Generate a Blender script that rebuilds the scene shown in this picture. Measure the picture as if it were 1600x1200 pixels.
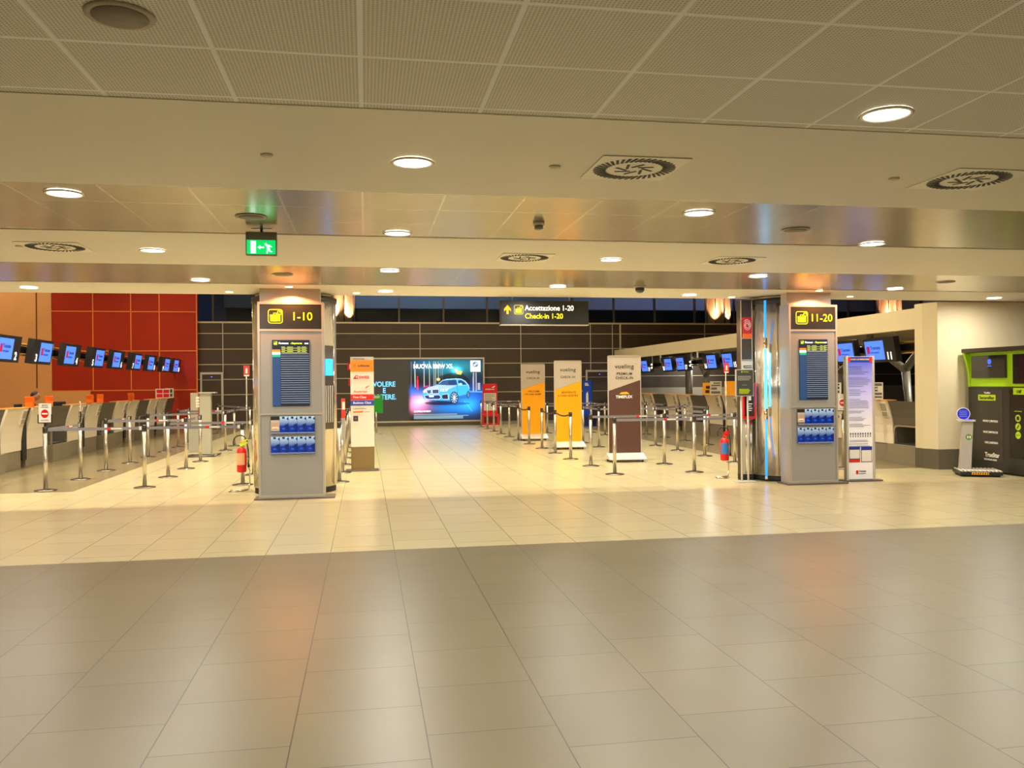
import bpy, bmesh, math, random
import numpy as np
from mathutils import Vector, Matrix
random.seed(7)
for o in list(bpy.data.objects): bpy.data.objects.remove(o)
S = bpy.context.scene; C = bpy.context.collection
PI = math.pi

# ------------------------------------------------------------------ camera
fpx = 1328.0; EYE = 1.6
def un(v): v = np.array(v, float); return v/np.linalg.norm(v)
yc = un(((571-800)/fpx, -(602-600)/fpx, -1)); xc = np.array(((8500-800)/fpx, -(531-600)/fpx, -1))
xc = un(xc - yc*xc.dot(yc)); zc = np.cross(xc, yc)
Rm = np.array([xc, yc, zc])
cam = bpy.data.cameras.new('camera'); camo = bpy.data.objects.new('camera', cam); C.objects.link(camo)
cam.sensor_width = 36; cam.lens = fpx*36/1600; cam.clip_end = 200
camo.matrix_world = Matrix.Translation((0, 0, EYE)) @ Matrix(Rm.tolist()).to_4x4()
S.camera = camo
# ------------------------------------------------------------------ world, colour management
w = bpy.data.worlds.new('night'); S.world = w; w.use_nodes = True
w.node_tree.nodes['Background'].inputs[0].default_value = (.02, .03, .06, 1)
w.node_tree.nodes['Background'].inputs[1].default_value = .3
S.view_settings.view_transform = 'Standard'; S.view_settings.look = 'None'
S.view_settings.gamma = 1; S.view_settings.use_curve_mapping = False
S.view_settings.exposure = 0.28
# ------------------------------------------------------------------ lamps
def area(name, loc, size, power, col, shape='DISK', spread=180, sy=None, rot=(0, 0, 0)):
    l = bpy.data.lights.new(name, 'AREA'); l.shape = shape; l.size = size
    if sy: l.size_y = sy
    l.energy = power; l.color = col; l.spread = math.radians(spread)
    o = bpy.data.objects.new(name, l); o.location = loc; o.rotation_euler = rot; C.objects.link(o); return o
WARM = (1, .95, .86); HOT = (1, .90, .70)
# downlights of the low ceiling: positions on their staggered grid
DL = [(-2.1, 6.5), (.3, 5.3), (2.68, 4.02), (-2.1, 9.06), (.3, 7.82), (2.7, 6.59), (-4.53, 12.59), (-2.1, 11.57), (.3, 10.39),
      (2.72, 9.18), (5.07, 7.86), (.3, 12.64), (2.72, 11.84), (5.06, 12.75), (5.1, 10.45), (7.9, 11.67), (10.5, 12.79), (.3, 2.78)]
DLX = [(-2.1, 3.95), (-2.1, 1.4), (.3, .2), (2.7, 1.45), (5.1, 2.75), (5.1, 5.3), (7.5, 4.0), (7.5, 6.6), (7.6, 9.1), (-4.5, 10.0), (-4.5, 7.5), (-4.5, 5.0),
       (-4.5, 2.5), (-6.9, 11.5), (-6.9, 8.8), (-6.9, 6.2), (10, 7.8), (10, 5.2), (10.1, 10.3), (0.3, -2.4), (-3.5, -1.2), (4, -1.2)]
for x, y in DL: area('downlight_lamp', (x, y, 2.972), .15, 33, WARM)
for x, y in DLX: area('downlight_lamp', (x, y, 2.972), .15, 33, WARM)
# high hall lamps: the first row close behind the edge of the low ceiling, then rows over the queues
for x in (-10, -6.5, -3, .5, 4, 7.5): area('hall_light', (x, 15.6, 8.6), .5, 205, HOT, spread=100)
for y in (20.0, 25, 30):
    for x in (-8, -3, 2, 7): area('hall_light', (x, y, 8.6), .8, 122, HOT, spread=95)
for y in (20, 26, 31): area('hall_light', (-12.8, y, 8.6), .8, 125, HOT, spread=110)  # unseen fill lights, added to brighten the tan wall
for y in (17, 22, 27, 32): area('canopy_lamp', (13.5, y, 2.7), .3, 90, WARM)
def spot(name, loc, power, col, ang, blend=.5, target=None):
    l = bpy.data.lights.new(name, 'SPOT'); l.energy = power; l.color = col; l.spot_size = math.radians(ang); l.spot_blend = blend; l.shadow_soft_size = .02
    o = bpy.data.objects.new(name, l); o.location = loc
    d = Vector(target or (loc[0], loc[1], 0)) - Vector(loc)
    o.rotation_euler = d.to_track_quat('-Z', 'Y').to_euler(); C.objects.link(o); return o
spot('column_spot', (-1.04, 12.22, 2.965), 95, (1, .34, .12), 146, .25)
spot('column_spot', (6.86, 12.02, 2.965), 95, (1, .34, .14), 146, .25)
for x, y in ((-.12, 12.95), (-1.95, 12.95), (5.9, 13.05), (7.85, 12.8)): spot('column_spot', (x, y, 2.965), 150, (1, .66, .38), 40, .6)

# ------------------------------------------------------------------ materials
def lin(c):
    if isinstance(c, str): c = tuple(int(c[i:i+2], 16)/255 for i in (0, 2, 4))
    return tuple(((v+.055)/1.055)**2.4 if v > .04045 else v/12.92 for v in c)
MC = {}
def mat(name, c, rough=.5, metal=0., emit=0., noise=0., nscale=20., spec=.5, coat=0., alpha=1.):
    if name in MC: return MC[name]
    m = bpy.data.materials.new(name); m.use_nodes = True; nt = m.node_tree; b = nt.nodes['Principled BSDF']
    col = lin(c) + (1,)
    b.inputs['Base Color'].default_value = col; b.inputs['Roughness'].default_value = rough; b.inputs['Metallic'].default_value = metal
    b.inputs['Specular IOR Level'].default_value = spec; b.inputs['Coat Weight'].default_value = coat
    if alpha < 1: b.inputs['Alpha'].default_value = alpha
    if emit: b.inputs['Emission Color'].default_value = col; b.inputs['Emission Strength'].default_value = emit
    if noise:
        tc = nt.nodes.new('ShaderNodeTexCoord'); n = nt.nodes.new('ShaderNodeTexNoise'); n.inputs['Scale'].default_value = nscale; n.inputs['Detail'].default_value = 5
        r = nt.nodes.new('ShaderNodeMix'); r.data_type = 'RGBA'
        r.inputs['A'].default_value = tuple(v*(1-noise) for v in col[:3])+(1,); r.inputs['B'].default_value = tuple(min(1, v*(1+noise)) for v in col[:3])+(1,)
        nt.links.new(tc.outputs['Object'], n.inputs['Vector']); nt.links.new(n.outputs['Fac'], r.inputs['Factor']); nt.links.new(r.outputs['Result'], b.inputs['Base Color'])
    MC[name] = m; return m
def tile(name, c, joint, bw, rh, off, mortar, rough, metal=0., org=(0, 0), swap=False, noise=.06, nscale=3., dots=0., plane='XY', jrough=None, spec=.5, vary=.03):
    """tiles in object coordinates: brick texture whose rows run along u"""
    m = bpy.data.materials.new(name); m.use_nodes = True; nt = m.node_tree; b = nt.nodes['Principled BSDF']; L = nt.links
    tc = nt.nodes.new('ShaderNodeTexCoord'); sx = nt.nodes.new('ShaderNodeSeparateXYZ'); L.new(tc.outputs['Object'], sx.inputs[0])
    cx = nt.nodes.new('ShaderNodeCombineXYZ')
    u, v = (plane[1], plane[0]) if swap else (plane[0], plane[1])
    def sh(a, k):
        n = nt.nodes.new('ShaderNodeMath'); n.operation = 'ADD'; n.inputs[1].default_value = k; L.new(sx.outputs[a], n.inputs[0]); return n.outputs[0]
    L.new(sh(u, -org[0]), cx.inputs[0]); L.new(sh(v, -org[1]), cx.inputs[1])
    br = nt.nodes.new('ShaderNodeTexBrick'); L.new(cx.outputs[0], br.inputs['Vector'])
    br.offset = off; br.inputs['Scale'].default_value = 1; br.inputs['Brick Width'].default_value = bw; br.inputs['Row Height'].default_value = rh
    br.inputs['Mortar Size'].default_value = mortar; br.inputs['Mortar Smooth'].default_value = .1
    cc = lin(c)
    br.inputs['Color1'].default_value = tuple(x*(1-vary) for x in cc)+(1,); br.inputs['Color2'].default_value = tuple(min(1, x*(1+vary)) for x in cc)+(1,)
    br.inputs['Mortar'].default_value = lin(joint)+(1,)
    n = nt.nodes.new('ShaderNodeTexNoise'); n.inputs['Scale'].default_value = nscale; n.inputs['Detail'].default_value = 6; L.new(tc.outputs['Object'], n.inputs['Vector'])
    mr = nt.nodes.new('ShaderNodeMapRange'); mr.inputs['To Min'].default_value = 1-noise; mr.inputs['To Max'].default_value = 1+noise; L.new(n.outputs['Fac'], mr.inputs['Value'])
    mx = nt.nodes.new('ShaderNodeMix'); mx.data_type = 'RGBA'; mx.blend_type = 'MULTIPLY'; mx.inputs['Factor'].default_value = 1
    L.new(br.outputs['Color'], mx.inputs['A']); L.new(mr.outputs['Result'], mx.inputs['B'])
    out = mx.outputs['Result']
    if dots:
        vo = nt.nodes.new('ShaderNodeTexVoronoi'); vo.inputs['Scale'].default_value = dots; vo.inputs['Randomness'].default_value = 0
        L.new(cx.outputs[0], vo.inputs['Vector'])
        lt = nt.nodes.new('ShaderNodeMath'); lt.operation = 'LESS_THAN'; lt.inputs[1].default_value = .3; L.new(vo.outputs['Distance'], lt.inputs[0])
        # keep the plain margin of each tile undotted
        m2 = nt.nodes.new('ShaderNodeMix'); m2.data_type = 'RGBA'; iv = nt.nodes.new('ShaderNodeMath'); iv.operation = 'SUBTRACT'; iv.use_clamp = True; L.new(lt.outputs[0], iv.inputs[0]); L.new(br.outputs['Fac'], iv.inputs[1]); L.new(iv.outputs[0], m2.inputs['Factor']); L.new(out, m2.inputs['A']); m2.inputs['B'].default_value = tuple(x*.55 for x in cc)+(1,)
        out = m2.outputs['Result']
    L.new(out, b.inputs['Base Color']); b.inputs['Roughness'].default_value = rough; b.inputs['Metallic'].default_value = metal; b.inputs['Specular IOR Level'].default_value = spec
    return m
def emis(name, c, s):
    return mat(name, c, .4, 0, s)

WHITE = mat('white_paint', 'e8e0d0', .5); OFFW = mat('panel_white', 'efe6d6', .35, noise=.04)
STEEL = mat('brushed_steel', 'c8bfae', .28, .9, noise=.08, nscale=40); DSTEEL = mat('dark_steel', '77706a', .35, .8)
CHROME = mat('chrome', 'e6dccb', .12, 1.); BLACK = mat('black_plastic', '171614', .4); DGREY = mat('dark_grey', '35322e', .5, noise=.1)
GREY = mat('grey_laminate', '8a8478', .4, noise=.06); SILVER = mat('silver_paint', 'a9a69c', .45, .3, noise=.04, nscale=60)
LSILVER = mat('light_aluminium', 'cfcabb', .35, .5); RED = mat('red_paint', 'd01818', .35); BLUEP = mat('blue_print', '1440c0', .4)
BRASS = mat('bronze_steel', 'b08a48', .25, .9); RUBBER = mat('rubber', '1c1b1a', .7); ORANGE = mat('orange_plastic', 'f26a08', .4)
YEL = emis('sign_yellow', 'f4e800', 1.0); WHITEE = emis('sign_white', 'ffffff', 1.3)

# ------------------------------------------------------------------ mesh helpers
def new(): return bmesh.new()
def bx(bm, x0, x1, y0, y1, z0, z1, mi=0, M=None):
    v = [bm.verts.new((x, y, z)) for x in (x0, x1) for y in (y0, y1) for z in (z0, z1)]
    if M:
        for q in v: q.co = M @ q.co
    for f in ((0, 1, 3, 2), (4, 6, 7, 5), (0, 4, 5, 1), (2, 3, 7, 6), (0, 2, 6, 4), (1, 5, 7, 3)):
        fc = bm.faces.new([v[i] for i in f]); fc.material_index = mi
    return bm
def box(*a, **k): return bx(new(), *a, **k)
def lathe(bm, prof, seg=24, x=0, y=0, mi=0, smooth=True):
    rings = []
    for r, z in prof:
        rings.append([bm.verts.new((x+r*math.cos(2*PI*i/seg), y+r*math.sin(2*PI*i/seg), z)) for i in range(seg)])
    for a, b in zip(rings, rings[1:]):
        for i in range(seg):
            f = bm.faces.new((a[i], a[(i+1) % seg], b[(i+1) % seg], b[i])); f.material_index = mi; f.smooth = smooth
    f = bm.faces.new(rings[0][::-1]); f.material_index = mi; f = bm.faces.new(rings[-1]); f.material_index = mi
    return bm
def rod(bm, p, q, r, seg=12, r2=None, mi=0):
    p = Vector(p); q = Vector(q); d = (q-p).normalized(); t = Vector((0, 0, 1)) if abs(d.z) < .9 else Vector((1, 0, 0))
    a = d.cross(t).normalized(); b = d.cross(a); r2 = r if r2 is None else r2
    A = [bm.verts.new(p+(a*math.cos(2*PI*i/seg)+b*math.sin(2*PI*i/seg))*r) for i in range(seg)]
    B = [bm.verts.new(q+(a*math.cos(2*PI*i/seg)+b*math.sin(2*PI*i/seg))*r2) for i in range(seg)]
    for i in range(seg):
        f = bm.faces.new((A[i], A[(i+1) % seg], B[(i+1) % seg], B[i])); f.smooth = True; f.material_index = mi
    f = bm.faces.new(A[::-1]); f.material_index = mi; f = bm.faces.new(B); f.material_index = mi
    return bm
def tube(bm, pts, r, seg=8, mi=0):
    for p, q in zip(pts, pts[1:]): rod(bm, p, q, r, seg, mi=mi)
    return bm
def prism(bm, poly, a0, a1, axis='y', mi=0):
    """polygon given in the two other axes (order x,y,z without `axis`) extruded from a0 to a1"""
    def P(u, v, a): return {'y': (u, a, v), 'x': (a, u, v), 'z': (u, v, a)}[axis]
    A = [bm.verts.new(P(u, v, a0)) for u, v in poly]; B = [bm.verts.new(P(u, v, a1)) for u, v in poly]
    n = len(poly)
    for i in range(n):
        f = bm.faces.new((A[i], A[(i+1) % n], B[(i+1) % n], B[i])); f.material_index = mi
    f = bm.faces.new(A[::-1]); f.material_index = mi; f = bm.faces.new(B); f.material_index = mi
    return bm
def link(name, me, mats, parent=None):
    o = bpy.data.objects.new(name, me); C.objects.link(o)
    for m in (mats if isinstance(mats, (list, tuple)) else [mats]): me.materials.append(m)
    if parent: o.parent = parent
    return o
def obj(name, bm, mats, parent=None, bev=0, loc=None, rz=0):
    bmesh.ops.recalc_face_normals(bm, faces=bm.faces)
    if bev: bmesh.ops.bevel(bm, geom=[e for e in bm.edges if e.calc_face_angle(0) > .6], offset=bev, segments=2, affect='EDGES', profile=.6)
    me = bpy.data.meshes.new(name); bm.to_mesh(me); bm.free()
    o = link(name, me, mats, parent)
    if loc: o.location = loc
    if rz: o.rotation_euler[2] = rz
    return o
def thing(name, label, cat, loc=(0, 0, 0), rz=0, group=None):
    o = bpy.data.objects.new(name, None); C.objects.link(o); o.empty_display_size = .1
    o.location = loc; o.rotation_euler[2] = rz; o['label'] = label; o['category'] = cat
    if group: o['group'] = group
    return o
def tag(o, label, cat, group=None):
    o['label'] = label; o['category'] = cat
    if group: o['group'] = group
    return o
def struct(name, bm, mats, parent=None, bev=0):
    o = obj(name, bm, mats, parent, bev)
    if not parent: o['kind'] = 'structure'
    return o
def dup(root, loc, rz=None, label=None, group=None):
    r = root.copy(); C.objects.link(r); r.location = loc
    if rz is not None: r.rotation_euler[2] = rz
    if label: r['label'] = label
    if group: r['group'] = group
    for ch in list(root.children):
        c = ch.copy(); C.objects.link(c); c.parent = r
        for g in ch.children:
            d = g.copy(); C.objects.link(d); d.parent = c
    return r
def text(parent, s, x, z, h, y, m, al='CENTER', bold=0., name='lettering', ext=.0015, sx=1., M=None, spacing=1.):
    """lettering that faces -Y in the parent's frame; h = cap height"""
    cu = bpy.data.curves.new('t', 'FONT'); cu.body = s; cu.size = h/.70; cu.align_x = al; cu.extrude = ext; cu.offset = bold*h; cu.space_character = spacing
    cu.resolution_u = 3
    to = bpy.data.objects.new('t', cu); C.objects.link(to); bpy.context.view_layer.update()
    me = bpy.data.meshes.new_from_object(to.evaluated_get(bpy.context.evaluated_depsgraph_get())); bpy.data.objects.remove(to)
    T = Matrix.Translation((x, y, z)) @ Matrix.Diagonal((sx, 1, 1, 1)) @ Matrix.Rotation(PI/2, 4, 'X')
    me.transform((M or Matrix()) @ T); me.materials.clear()
    o = link(name, me, m, parent); return o
def print_lines(bm, x0, x1, z1, z0, y, n, th, mi=0, ragged=.35, gap=0):
    """thin bars standing for lines of small print"""
    for i in range(n):
        z = z1-(z1-z0)*(i+.5)/n
        e = x1-(x1-x0)*ragged*random.random()
        bx(bm, x0, e, y-.001, y, z-th/2, z+th/2, mi)
    return bm
def cap_icon(parent, x, z, s, y, m, mdark, name='pictogram'):
    """suitcase with clock in a rounded frame"""
    bm = new()
    def rr(w, r=.18, n=5):
        pts = []
        for cx_, cy_, a0 in ((w-r, w-r, 0), (-w+r, w-r, PI/2), (-w+r, -w+r, PI), (w-r, -w+r, 1.5*PI)):
            for i in range(n+1): pts.append((cx_+r*math.cos(a0+i*PI/2/n), cy_+r*math.sin(a0+i*PI/2/n)))
        return pts
    A, B = rr(.5), rr(.455, .14)
    va = [bm.verts.new((x+a*s, y, z+b*s)) for a, b in A]; vb = [bm.verts.new((x+a*s, y, z+b*s)) for a, b in B]
    n = len(A)
    for i in range(n): bm.faces.new((va[i], va[(i+1) % n], vb[(i+1) % n], vb[i]))
    for a, b, c, d in ((-.36, -.26, -.36, .12), (-.22, .2, -.36, .12), (.24, .34, -.36, .12)): bx(bm, x+a*s, x+b*s, y-.001, y, z+c*s, z+d*s)
    bx(bm, x-.14*s, x-.1*s, y-.001, y, z+.12*s, z+.24*s); bx(bm, x+.06*s, x+.1*s, y-.001, y, z+.12*s, z+.24*s); bx(bm, x-.14*s, x+.1*s, y-.001, y, z+.2*s, z+.24*s)
    for i in range(16):
        a, b = 2*PI*i/16, 2*PI*(i+1)/16
        bm.faces.new([bm.verts.new((x+(.3+r*math.cos(t))*s, y, z+(.28+r*math.sin(t))*s)) for r, t in ((.17, a), (.17, b), (.125, b), (.125, a))])
    bx(bm, x+.28*s, x+.31*s, y-.001, y, z+.28*s, z+.38*s); bx(bm, x+.28*s, x+.38*s, y-.001, y, z+.27*s, z+.3*s)
    return obj(name, bm, m, parent)

# ================================================================== SETTING
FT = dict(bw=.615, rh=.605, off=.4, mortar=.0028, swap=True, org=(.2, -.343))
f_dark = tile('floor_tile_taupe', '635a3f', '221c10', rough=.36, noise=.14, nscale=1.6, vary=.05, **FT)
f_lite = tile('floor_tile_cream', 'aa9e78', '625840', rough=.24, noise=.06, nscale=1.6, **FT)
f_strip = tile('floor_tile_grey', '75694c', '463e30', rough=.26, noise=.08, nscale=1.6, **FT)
bm = new()
def quad(bm, x0, x1, y0, y1, z, mi):
    f = bm.faces.new([bm.verts.new(p) for p in ((x0, y0, z), (x1, y0, z), (x1, y1, z), (x0, y1, z))]); f.material_index = mi
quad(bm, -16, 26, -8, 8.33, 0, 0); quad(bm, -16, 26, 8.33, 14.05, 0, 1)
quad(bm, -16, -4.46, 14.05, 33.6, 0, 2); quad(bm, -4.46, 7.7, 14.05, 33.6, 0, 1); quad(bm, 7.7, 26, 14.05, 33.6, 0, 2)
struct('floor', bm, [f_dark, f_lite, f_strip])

c_perf = tile('ceiling_perforated', 'e8e4d8', 'ffffff', .6, .6, 0, .011, .55, org=(-.009, 3.65-.6*3), noise=.03, dots=62, vary=.015)
c_plain = mat('ceiling_plaster', 'e6dfce', .45, noise=.03, nscale=2)
c_metal = tile('ceiling_metal_tile', 'b3a88f', 'd6ccb2', .6, .6, 0, .008, .22, .55, org=(-.009, 6.18), noise=.04, vary=.05)
bm = new()
for y0, y1, mi, z in ((-8, 4.32, 0, 2.990), (4.32, 6.18, 1, 2.985), (6.18, 8.03, 2, 2.990), (8.03, 10.1, 1, 2.985), (10.1, 11.96, 2, 2.990), (11.96, 13.3, 1, 2.985)):
    bx(bm, -16, 26, y0, y1, z, 3.2, mi)
struct('ceiling', bm, [c_perf, c_plain, c_metal])
struct('ceiling', box(-16, 26, 13.3, 40, 9.0, 9.2), c_plain)
struct('wall_front', box(-16, 26, 13.25, 13.3, 3.2, 9.0), WHITE)
wallc = mat('wall_cream', 'd8c9a4', .6, noise=.04, nscale=3)
struct('wall_rear', box(-16, 26, -8.2, -8, 0, 3.2), wallc)
struct('wall_left', box(-16.2, -16, -8.2, 40, 0, 9.2), mat('wall_tan', 'b98a50', .6, noise=.05))
struct('wall_right', box(26, 26.2, -8.2, 40, 0, 9.2), wallc)
# right-hand cream wall with its chamfered corner
pl = [(10.0, 14.2), (10.0, 13.98), (10.1, 13.7), (26, 13.7), (26, 14.2)]
struct('wall_corner', prism(new(), pl, .36, 3.0, 'z'), wallc)
pl2 = [(9.99, 14.2), (9.99, 13.96), (10.09, 13.68), (26, 13.68), (26, 14.2)]
struct('baseboard_right', prism(new(), pl2, 0, .36, 'z'), mat('plinth_stone', '5e5747', .35, noise=.12))
obj('access_panel', box(10.62, 10.86, 13.688, 13.7, .42, .62), mat('hatch', 'c9b98f', .5), bpy.data.objects['wall_corner'], .002)
# canopy above the right desks
struct('trim_1', box(10.0, 10.12, 14.2, 33.4, 2.55, 2.93), wallc)
bm = box(10.12, 26, 14.2, 33.4, 2.84, 2.93)
for y in np.arange(15.2, 33, 1.8): bx(bm, 10.12, 26, y, y+.12, 2.74, 2.84)
struct('ceiling', bm, mat('canopy_grey', 'c8bc9c', .5))
for i, y in enumerate((16.5, 18.6, 20.7, 22.8, 24.9, 27, 29.1, 31.2)):
    tag(obj('canopy_downlight', lathe(new(), [(.13, 2.735), (.13, 2.84)], 20, 11.6, y), emis('lamp_cool', 'fff6e8', 6)), 'round lamp in the ceiling above the right check-in desks, %s from the front' % ('first second third fourth fifth sixth seventh eighth'.split()[i]), 'ceiling light', 'lamps above the right desks')

# back wall: brown stone panels
YB = 33.4
br_p = mat('brown_panel', '42372c', .38, noise=.22, nscale=2.2); jl = mat('pale_joint', 'cbbfa8', .4)
struct('wall_back', box(-6.18, 26, YB, YB+.2, 0, 4.02), br_p)
bm = new()
for z in (4.02, 3.6, 3.01, 2.43, 1.87, 1.29, .70):
    h = .03 if z == 4.02 else .013
    bx(bm, -6.18, 10.25, YB-.012, YB-.001, z-h, z+h)
    if z > 2.9: bx(bm, 10.25, 26, YB-.012, YB-.001, z-h, z+h)
bx(bm, 10.25, 26, YB-.012, YB-.001, 1.87, 1.89)
for x in (-5.28, 2.12, 6.13, 9.0, 9.92, 11.59+2.3, 13.0+3): bx(bm, x-.013, x+.013, YB-.012, YB-.001, 0 if x != 2.12 else 2.64, 4.02)
bx(bm, 10.22, 10.28, YB-.03, YB-.001, 0, 4.05)
struct('trim_2', bm, jl)
struct('baseboard_back', box(-6.1, 26, YB-.03, YB-.013, 0, .13), GREY)
struct('wall_low', box(10.35, 26, YB-.10, YB-.013, .13, 1.4), mat('grey_wall', '857c6c', .5, noise=.06))
# glazed gallery above the back wall
struct('floor', box(-6.0, 26, YB+.2, 39, 3.6, 3.9), DGREY)
struct('wall_gallery', box(-6.0, 26, 38.9, 39, 3.9, 9.0), mat('gallery_wall', '1c3242', .6, noise=.3, nscale=1.2))
bmf = new(); bmp = new(); xs = list(np.arange(-5.9, 26, 1.82))
for x in xs: bx(bmf, x-.035, x+.035, 35.0, 35.12, 3.9, 9)
bx(bmf, -6, 22, 35.0, 35.1, 5.3, 5.36)
glm = mat('night_glass', '1a2c3c', .08, 0, spec=.5, alpha=.3)
for a, b in zip(xs, xs[1:]): bx(bmp, a+.035, b-.035, 35.04, 35.06, 3.9, 9)
wn = struct('window_1', bmf, DSTEEL); obj('pane', bmp, glm, wn)
struct('trim_3', box(-6.0, 26, 38.3, 38.85, 5.02, 6.8), mat('gallery_beam', '8fa0b0', .5))
area('gallery_fill', (2, 36.0, 7.8), 8, 150, (.5, .7, 1), 'RECTANGLE', sy=.2, rot=(.7, 0, 0))  # both gallery lights are unseen fill, added to turn the glazing bluish
area('gallery_fill', (15, 36.0, 7.8), 10, 170, (.6, .6, 1), 'RECTANGLE', sy=.2, rot=(.7, 0, 0))
for i, (x, y) in enumerate(((-.9, 34.4), (14.9, 34.4), (22.95, 34.4))):
    t = thing('chrome_column', ['round polished steel column rising beyond the back wall, behind the left pillar', 'round polished steel column rising beyond the back wall, left of the hydrant pillar', 'round polished steel column rising beyond the back wall, above monitor 11'][i], 'column', (x, y, 3.9), group='polished columns behind the back wall')
    obj('shaft', lathe(new(), [(.52, 0), (.52, 5.0)], 32), mat('column_steel', 'e8dcc8', .3, .6), t)
    bm = new()
    for k in range(8):
        a = 2*PI*k/8+.2; rod(bm, (.53*math.cos(a), .53*math.sin(a), 0), (.53*math.cos(a), .53*math.sin(a), 5.0), .02, 8)
    obj('rib', bm, DSTEEL, t)
    l = spot('column_uplight', (x-.5, y-.66, 4.0), 120, (1, .42, .18), 60, .7, (x-.1, y-.2, 5.5)); l = spot('column_uplight', (x+.5, y-.66, 4.0), 120, (1, .5, .26), 60, .7, (x+.1, y-.2, 5.5))
# red wall (rear left) and tan wall
bm = box(-11.2, -6.18, YB-.18, YB+.2, 1.49, 9.0); bx(bm, -9.9, -6.18, YB-.18, YB+.2, 0, 1.49)
struct('wall_red', bm, mat('red_orange_panel', 'a62402', .42, noise=.12, nscale=1.5))
bm = box(-16, -11.2, YB-.2, YB+.2, 0, 9.0); bx(bm, -11.2, -9.9, YB-.2, YB+.2, 0, 1.47)
struct('wall_tan', bm, mat('tan_panel', 'd89a5c', .5, noise=.12, nscale=1.5))
bm = new(); rj = mat('orange_joint', 'e8863c', .4)
for z in (4.39, 2.94, 1.49): bx(bm, -11.2, -6.18, YB-.19, YB-.181, z-.018, z+.018)
for x in (-9.8, -8.49, -7.5): bx(bm, x-.018, x+.018, YB-.19, YB-.181, 1.49, 9)
bx(bm, -6.2, -6.16, YB-.2, YB-.181, 0, 9)
struct('trim_4', bm, rj)
struct('trim_5', box(-11.72, -11.68, YB-.21, YB-.201, 1.6, 9), mat('tan_joint', '6a3a18', .5))
spot('wall_grazer', (-6.9, 32.6, 8.5), 500, (1, .4, .15), 30, .4, (-6.6, 33.3, 0))
# doors in the back wall
for n, (x0, x1) in enumerate(((-6.1, -5.27), (8.78, 9.93))):
    bm = new()
    bx(bm, x0, x0+.07, YB-.06, YB-.013, 0, 2.14); bx(bm, x1-.07, x1, YB-.06, YB-.013, 0, 2.14); bx(bm, x0+.07, x1-.07, YB-.06, YB-.013, 2.06, 2.14)
    d = struct('door_%d' % (n+1), bm, LSILVER)
    obj('door_leaf', box(x0+.07, x1-.07, YB-.045, YB-.014, .01, 2.06), br_p, d)
    bm = new()
    for z in (1.29, 1.85, .7): bx(bm, x0+.08, x1-.08, YB-.048, YB-.046, z-.007, z+.007)
    obj('joint_line', bm, jl, d)
    hx = x0+.16 if n == 0 else x1-.16
    bm = lathe(new(), [(.03, 0), (.03, .012)], 16); bmesh.ops.transform(bm, matrix=Matrix.Translation((hx, YB-.046, 1.05)) @ Matrix.Rotation(PI/2, 4, 'X'), verts=bm.verts)
    rod(bm, (hx, YB-.06, 1.05), (hx, YB-.1, 1.05), .01); rod(bm, (hx, YB-.1, 1.05), (hx+(.1 if n == 0 else -.1), YB-.1, 1.05), .011)
    obj('door_handle', bm, CHROME, d)
    obj('door_lamp', lathe(new(), [(.025, 1.95), (.025, 1.98)], 10, (x0+x1)/2, YB-.06), emis('led_blue', '4a5cff', 2), d)
ORD = 'first second third fourth fifth sixth seventh eighth ninth tenth eleventh twelfth thirteenth fourteenth'.split()
# ================================================================== CEILING FIXTURES
DIFF = emis('lamp_white', 'fff8ee', 9)
def make_downlight():
    t = thing('downlight', '', 'ceiling light')
    bm = new(); seg = 28
    prof = [(.128, 0), (.135, -.006), (.116, -.012), (.112, -.002)]
    rings = [[bm.verts.new((r*math.cos(2*PI*i/seg), r*math.sin(2*PI*i/seg), z)) for i in range(seg)] for r, z in prof]
    for a, b in zip(rings, rings[1:]):
        for i in range(seg): f = bm.faces.new((a[i], a[(i+1) % seg], b[(i+1) % seg], b[i])); f.smooth = True
    obj('trim_ring', bm, mat('lamp_ring', 'e9e2d2', .3, .3), t)
    bm = new(); lathe(bm, [(.112, -.004), (.112, -.001)], 28); obj('diffuser', bm, DIFF, t)
    return t
d0 = make_downlight(); cols = {}
for x, y in DL: cols.setdefault(min((-4.5, -2.1, .3, 2.7, 5.1, 7.9, 10.5), key=lambda c: abs(c-x)), []).append((y, x))
first = True
for ci, cx_ in enumerate(sorted(cols)):
    L = sorted(cols[cx_])
    for i, (y, x) in enumerate(L):
        lab = 'round white recessed ceiling downlight, ' + ('the only one in the' if len(L) == 1 else ORD[i]+' nearest in the') + ' ' + ORD[ci] + ' line from the left'
        z = 2.985 if (4.32 < y < 6.18 or 8.03 < y < 10.1 or 11.96 < y) else 2.990
        o = d0 if first else dup(d0, (0, 0, 0)); first = False
        o.location = (x, y, z-.003); o['label'] = lab; o['group'] = 'recessed downlights in the low ceiling'
for o in bpy.data.objects:
    if o.name.startswith('downlight_lamp'): o.location.z = 2.965
# swirl diffusers
def make_diffuser():
    t = thing('ceiling_air_diffuser', '', 'air vent')
    obj('plate', box(-.285, .285, -.285, .285, -.006, 0), mat('vent_plate', 'f2ecdc', .4), t, .003)
    bm = new()
    for k in range(40):
        a = 2*PI*k/40; M = Matrix.Rotation(a, 4, 'Z') @ Matrix.Translation((.222, 0, 0)) @ Matrix.Rotation(.5, 4, 'Z'); bx(bm, -.045, .045, -.009, .009, -.0085, -.0062, M=M)
    obj('outer_slots', bm, mat('slot_black', '14120f', .6), t); bm = new()
    for k in range(8):
        a = 2*PI*k/8; M = Matrix.Rotation(a, 4, 'Z') @ Matrix.Translation((.085, 0, 0)) @ Matrix.Rotation(.6, 4, 'Z'); bx(bm, -.05, .05, -.009, .009, -.0085, -.0062, M=M)
    obj('inner_slots', bm, mat('slot_black', '14120f', .6), t)
    return t
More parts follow.
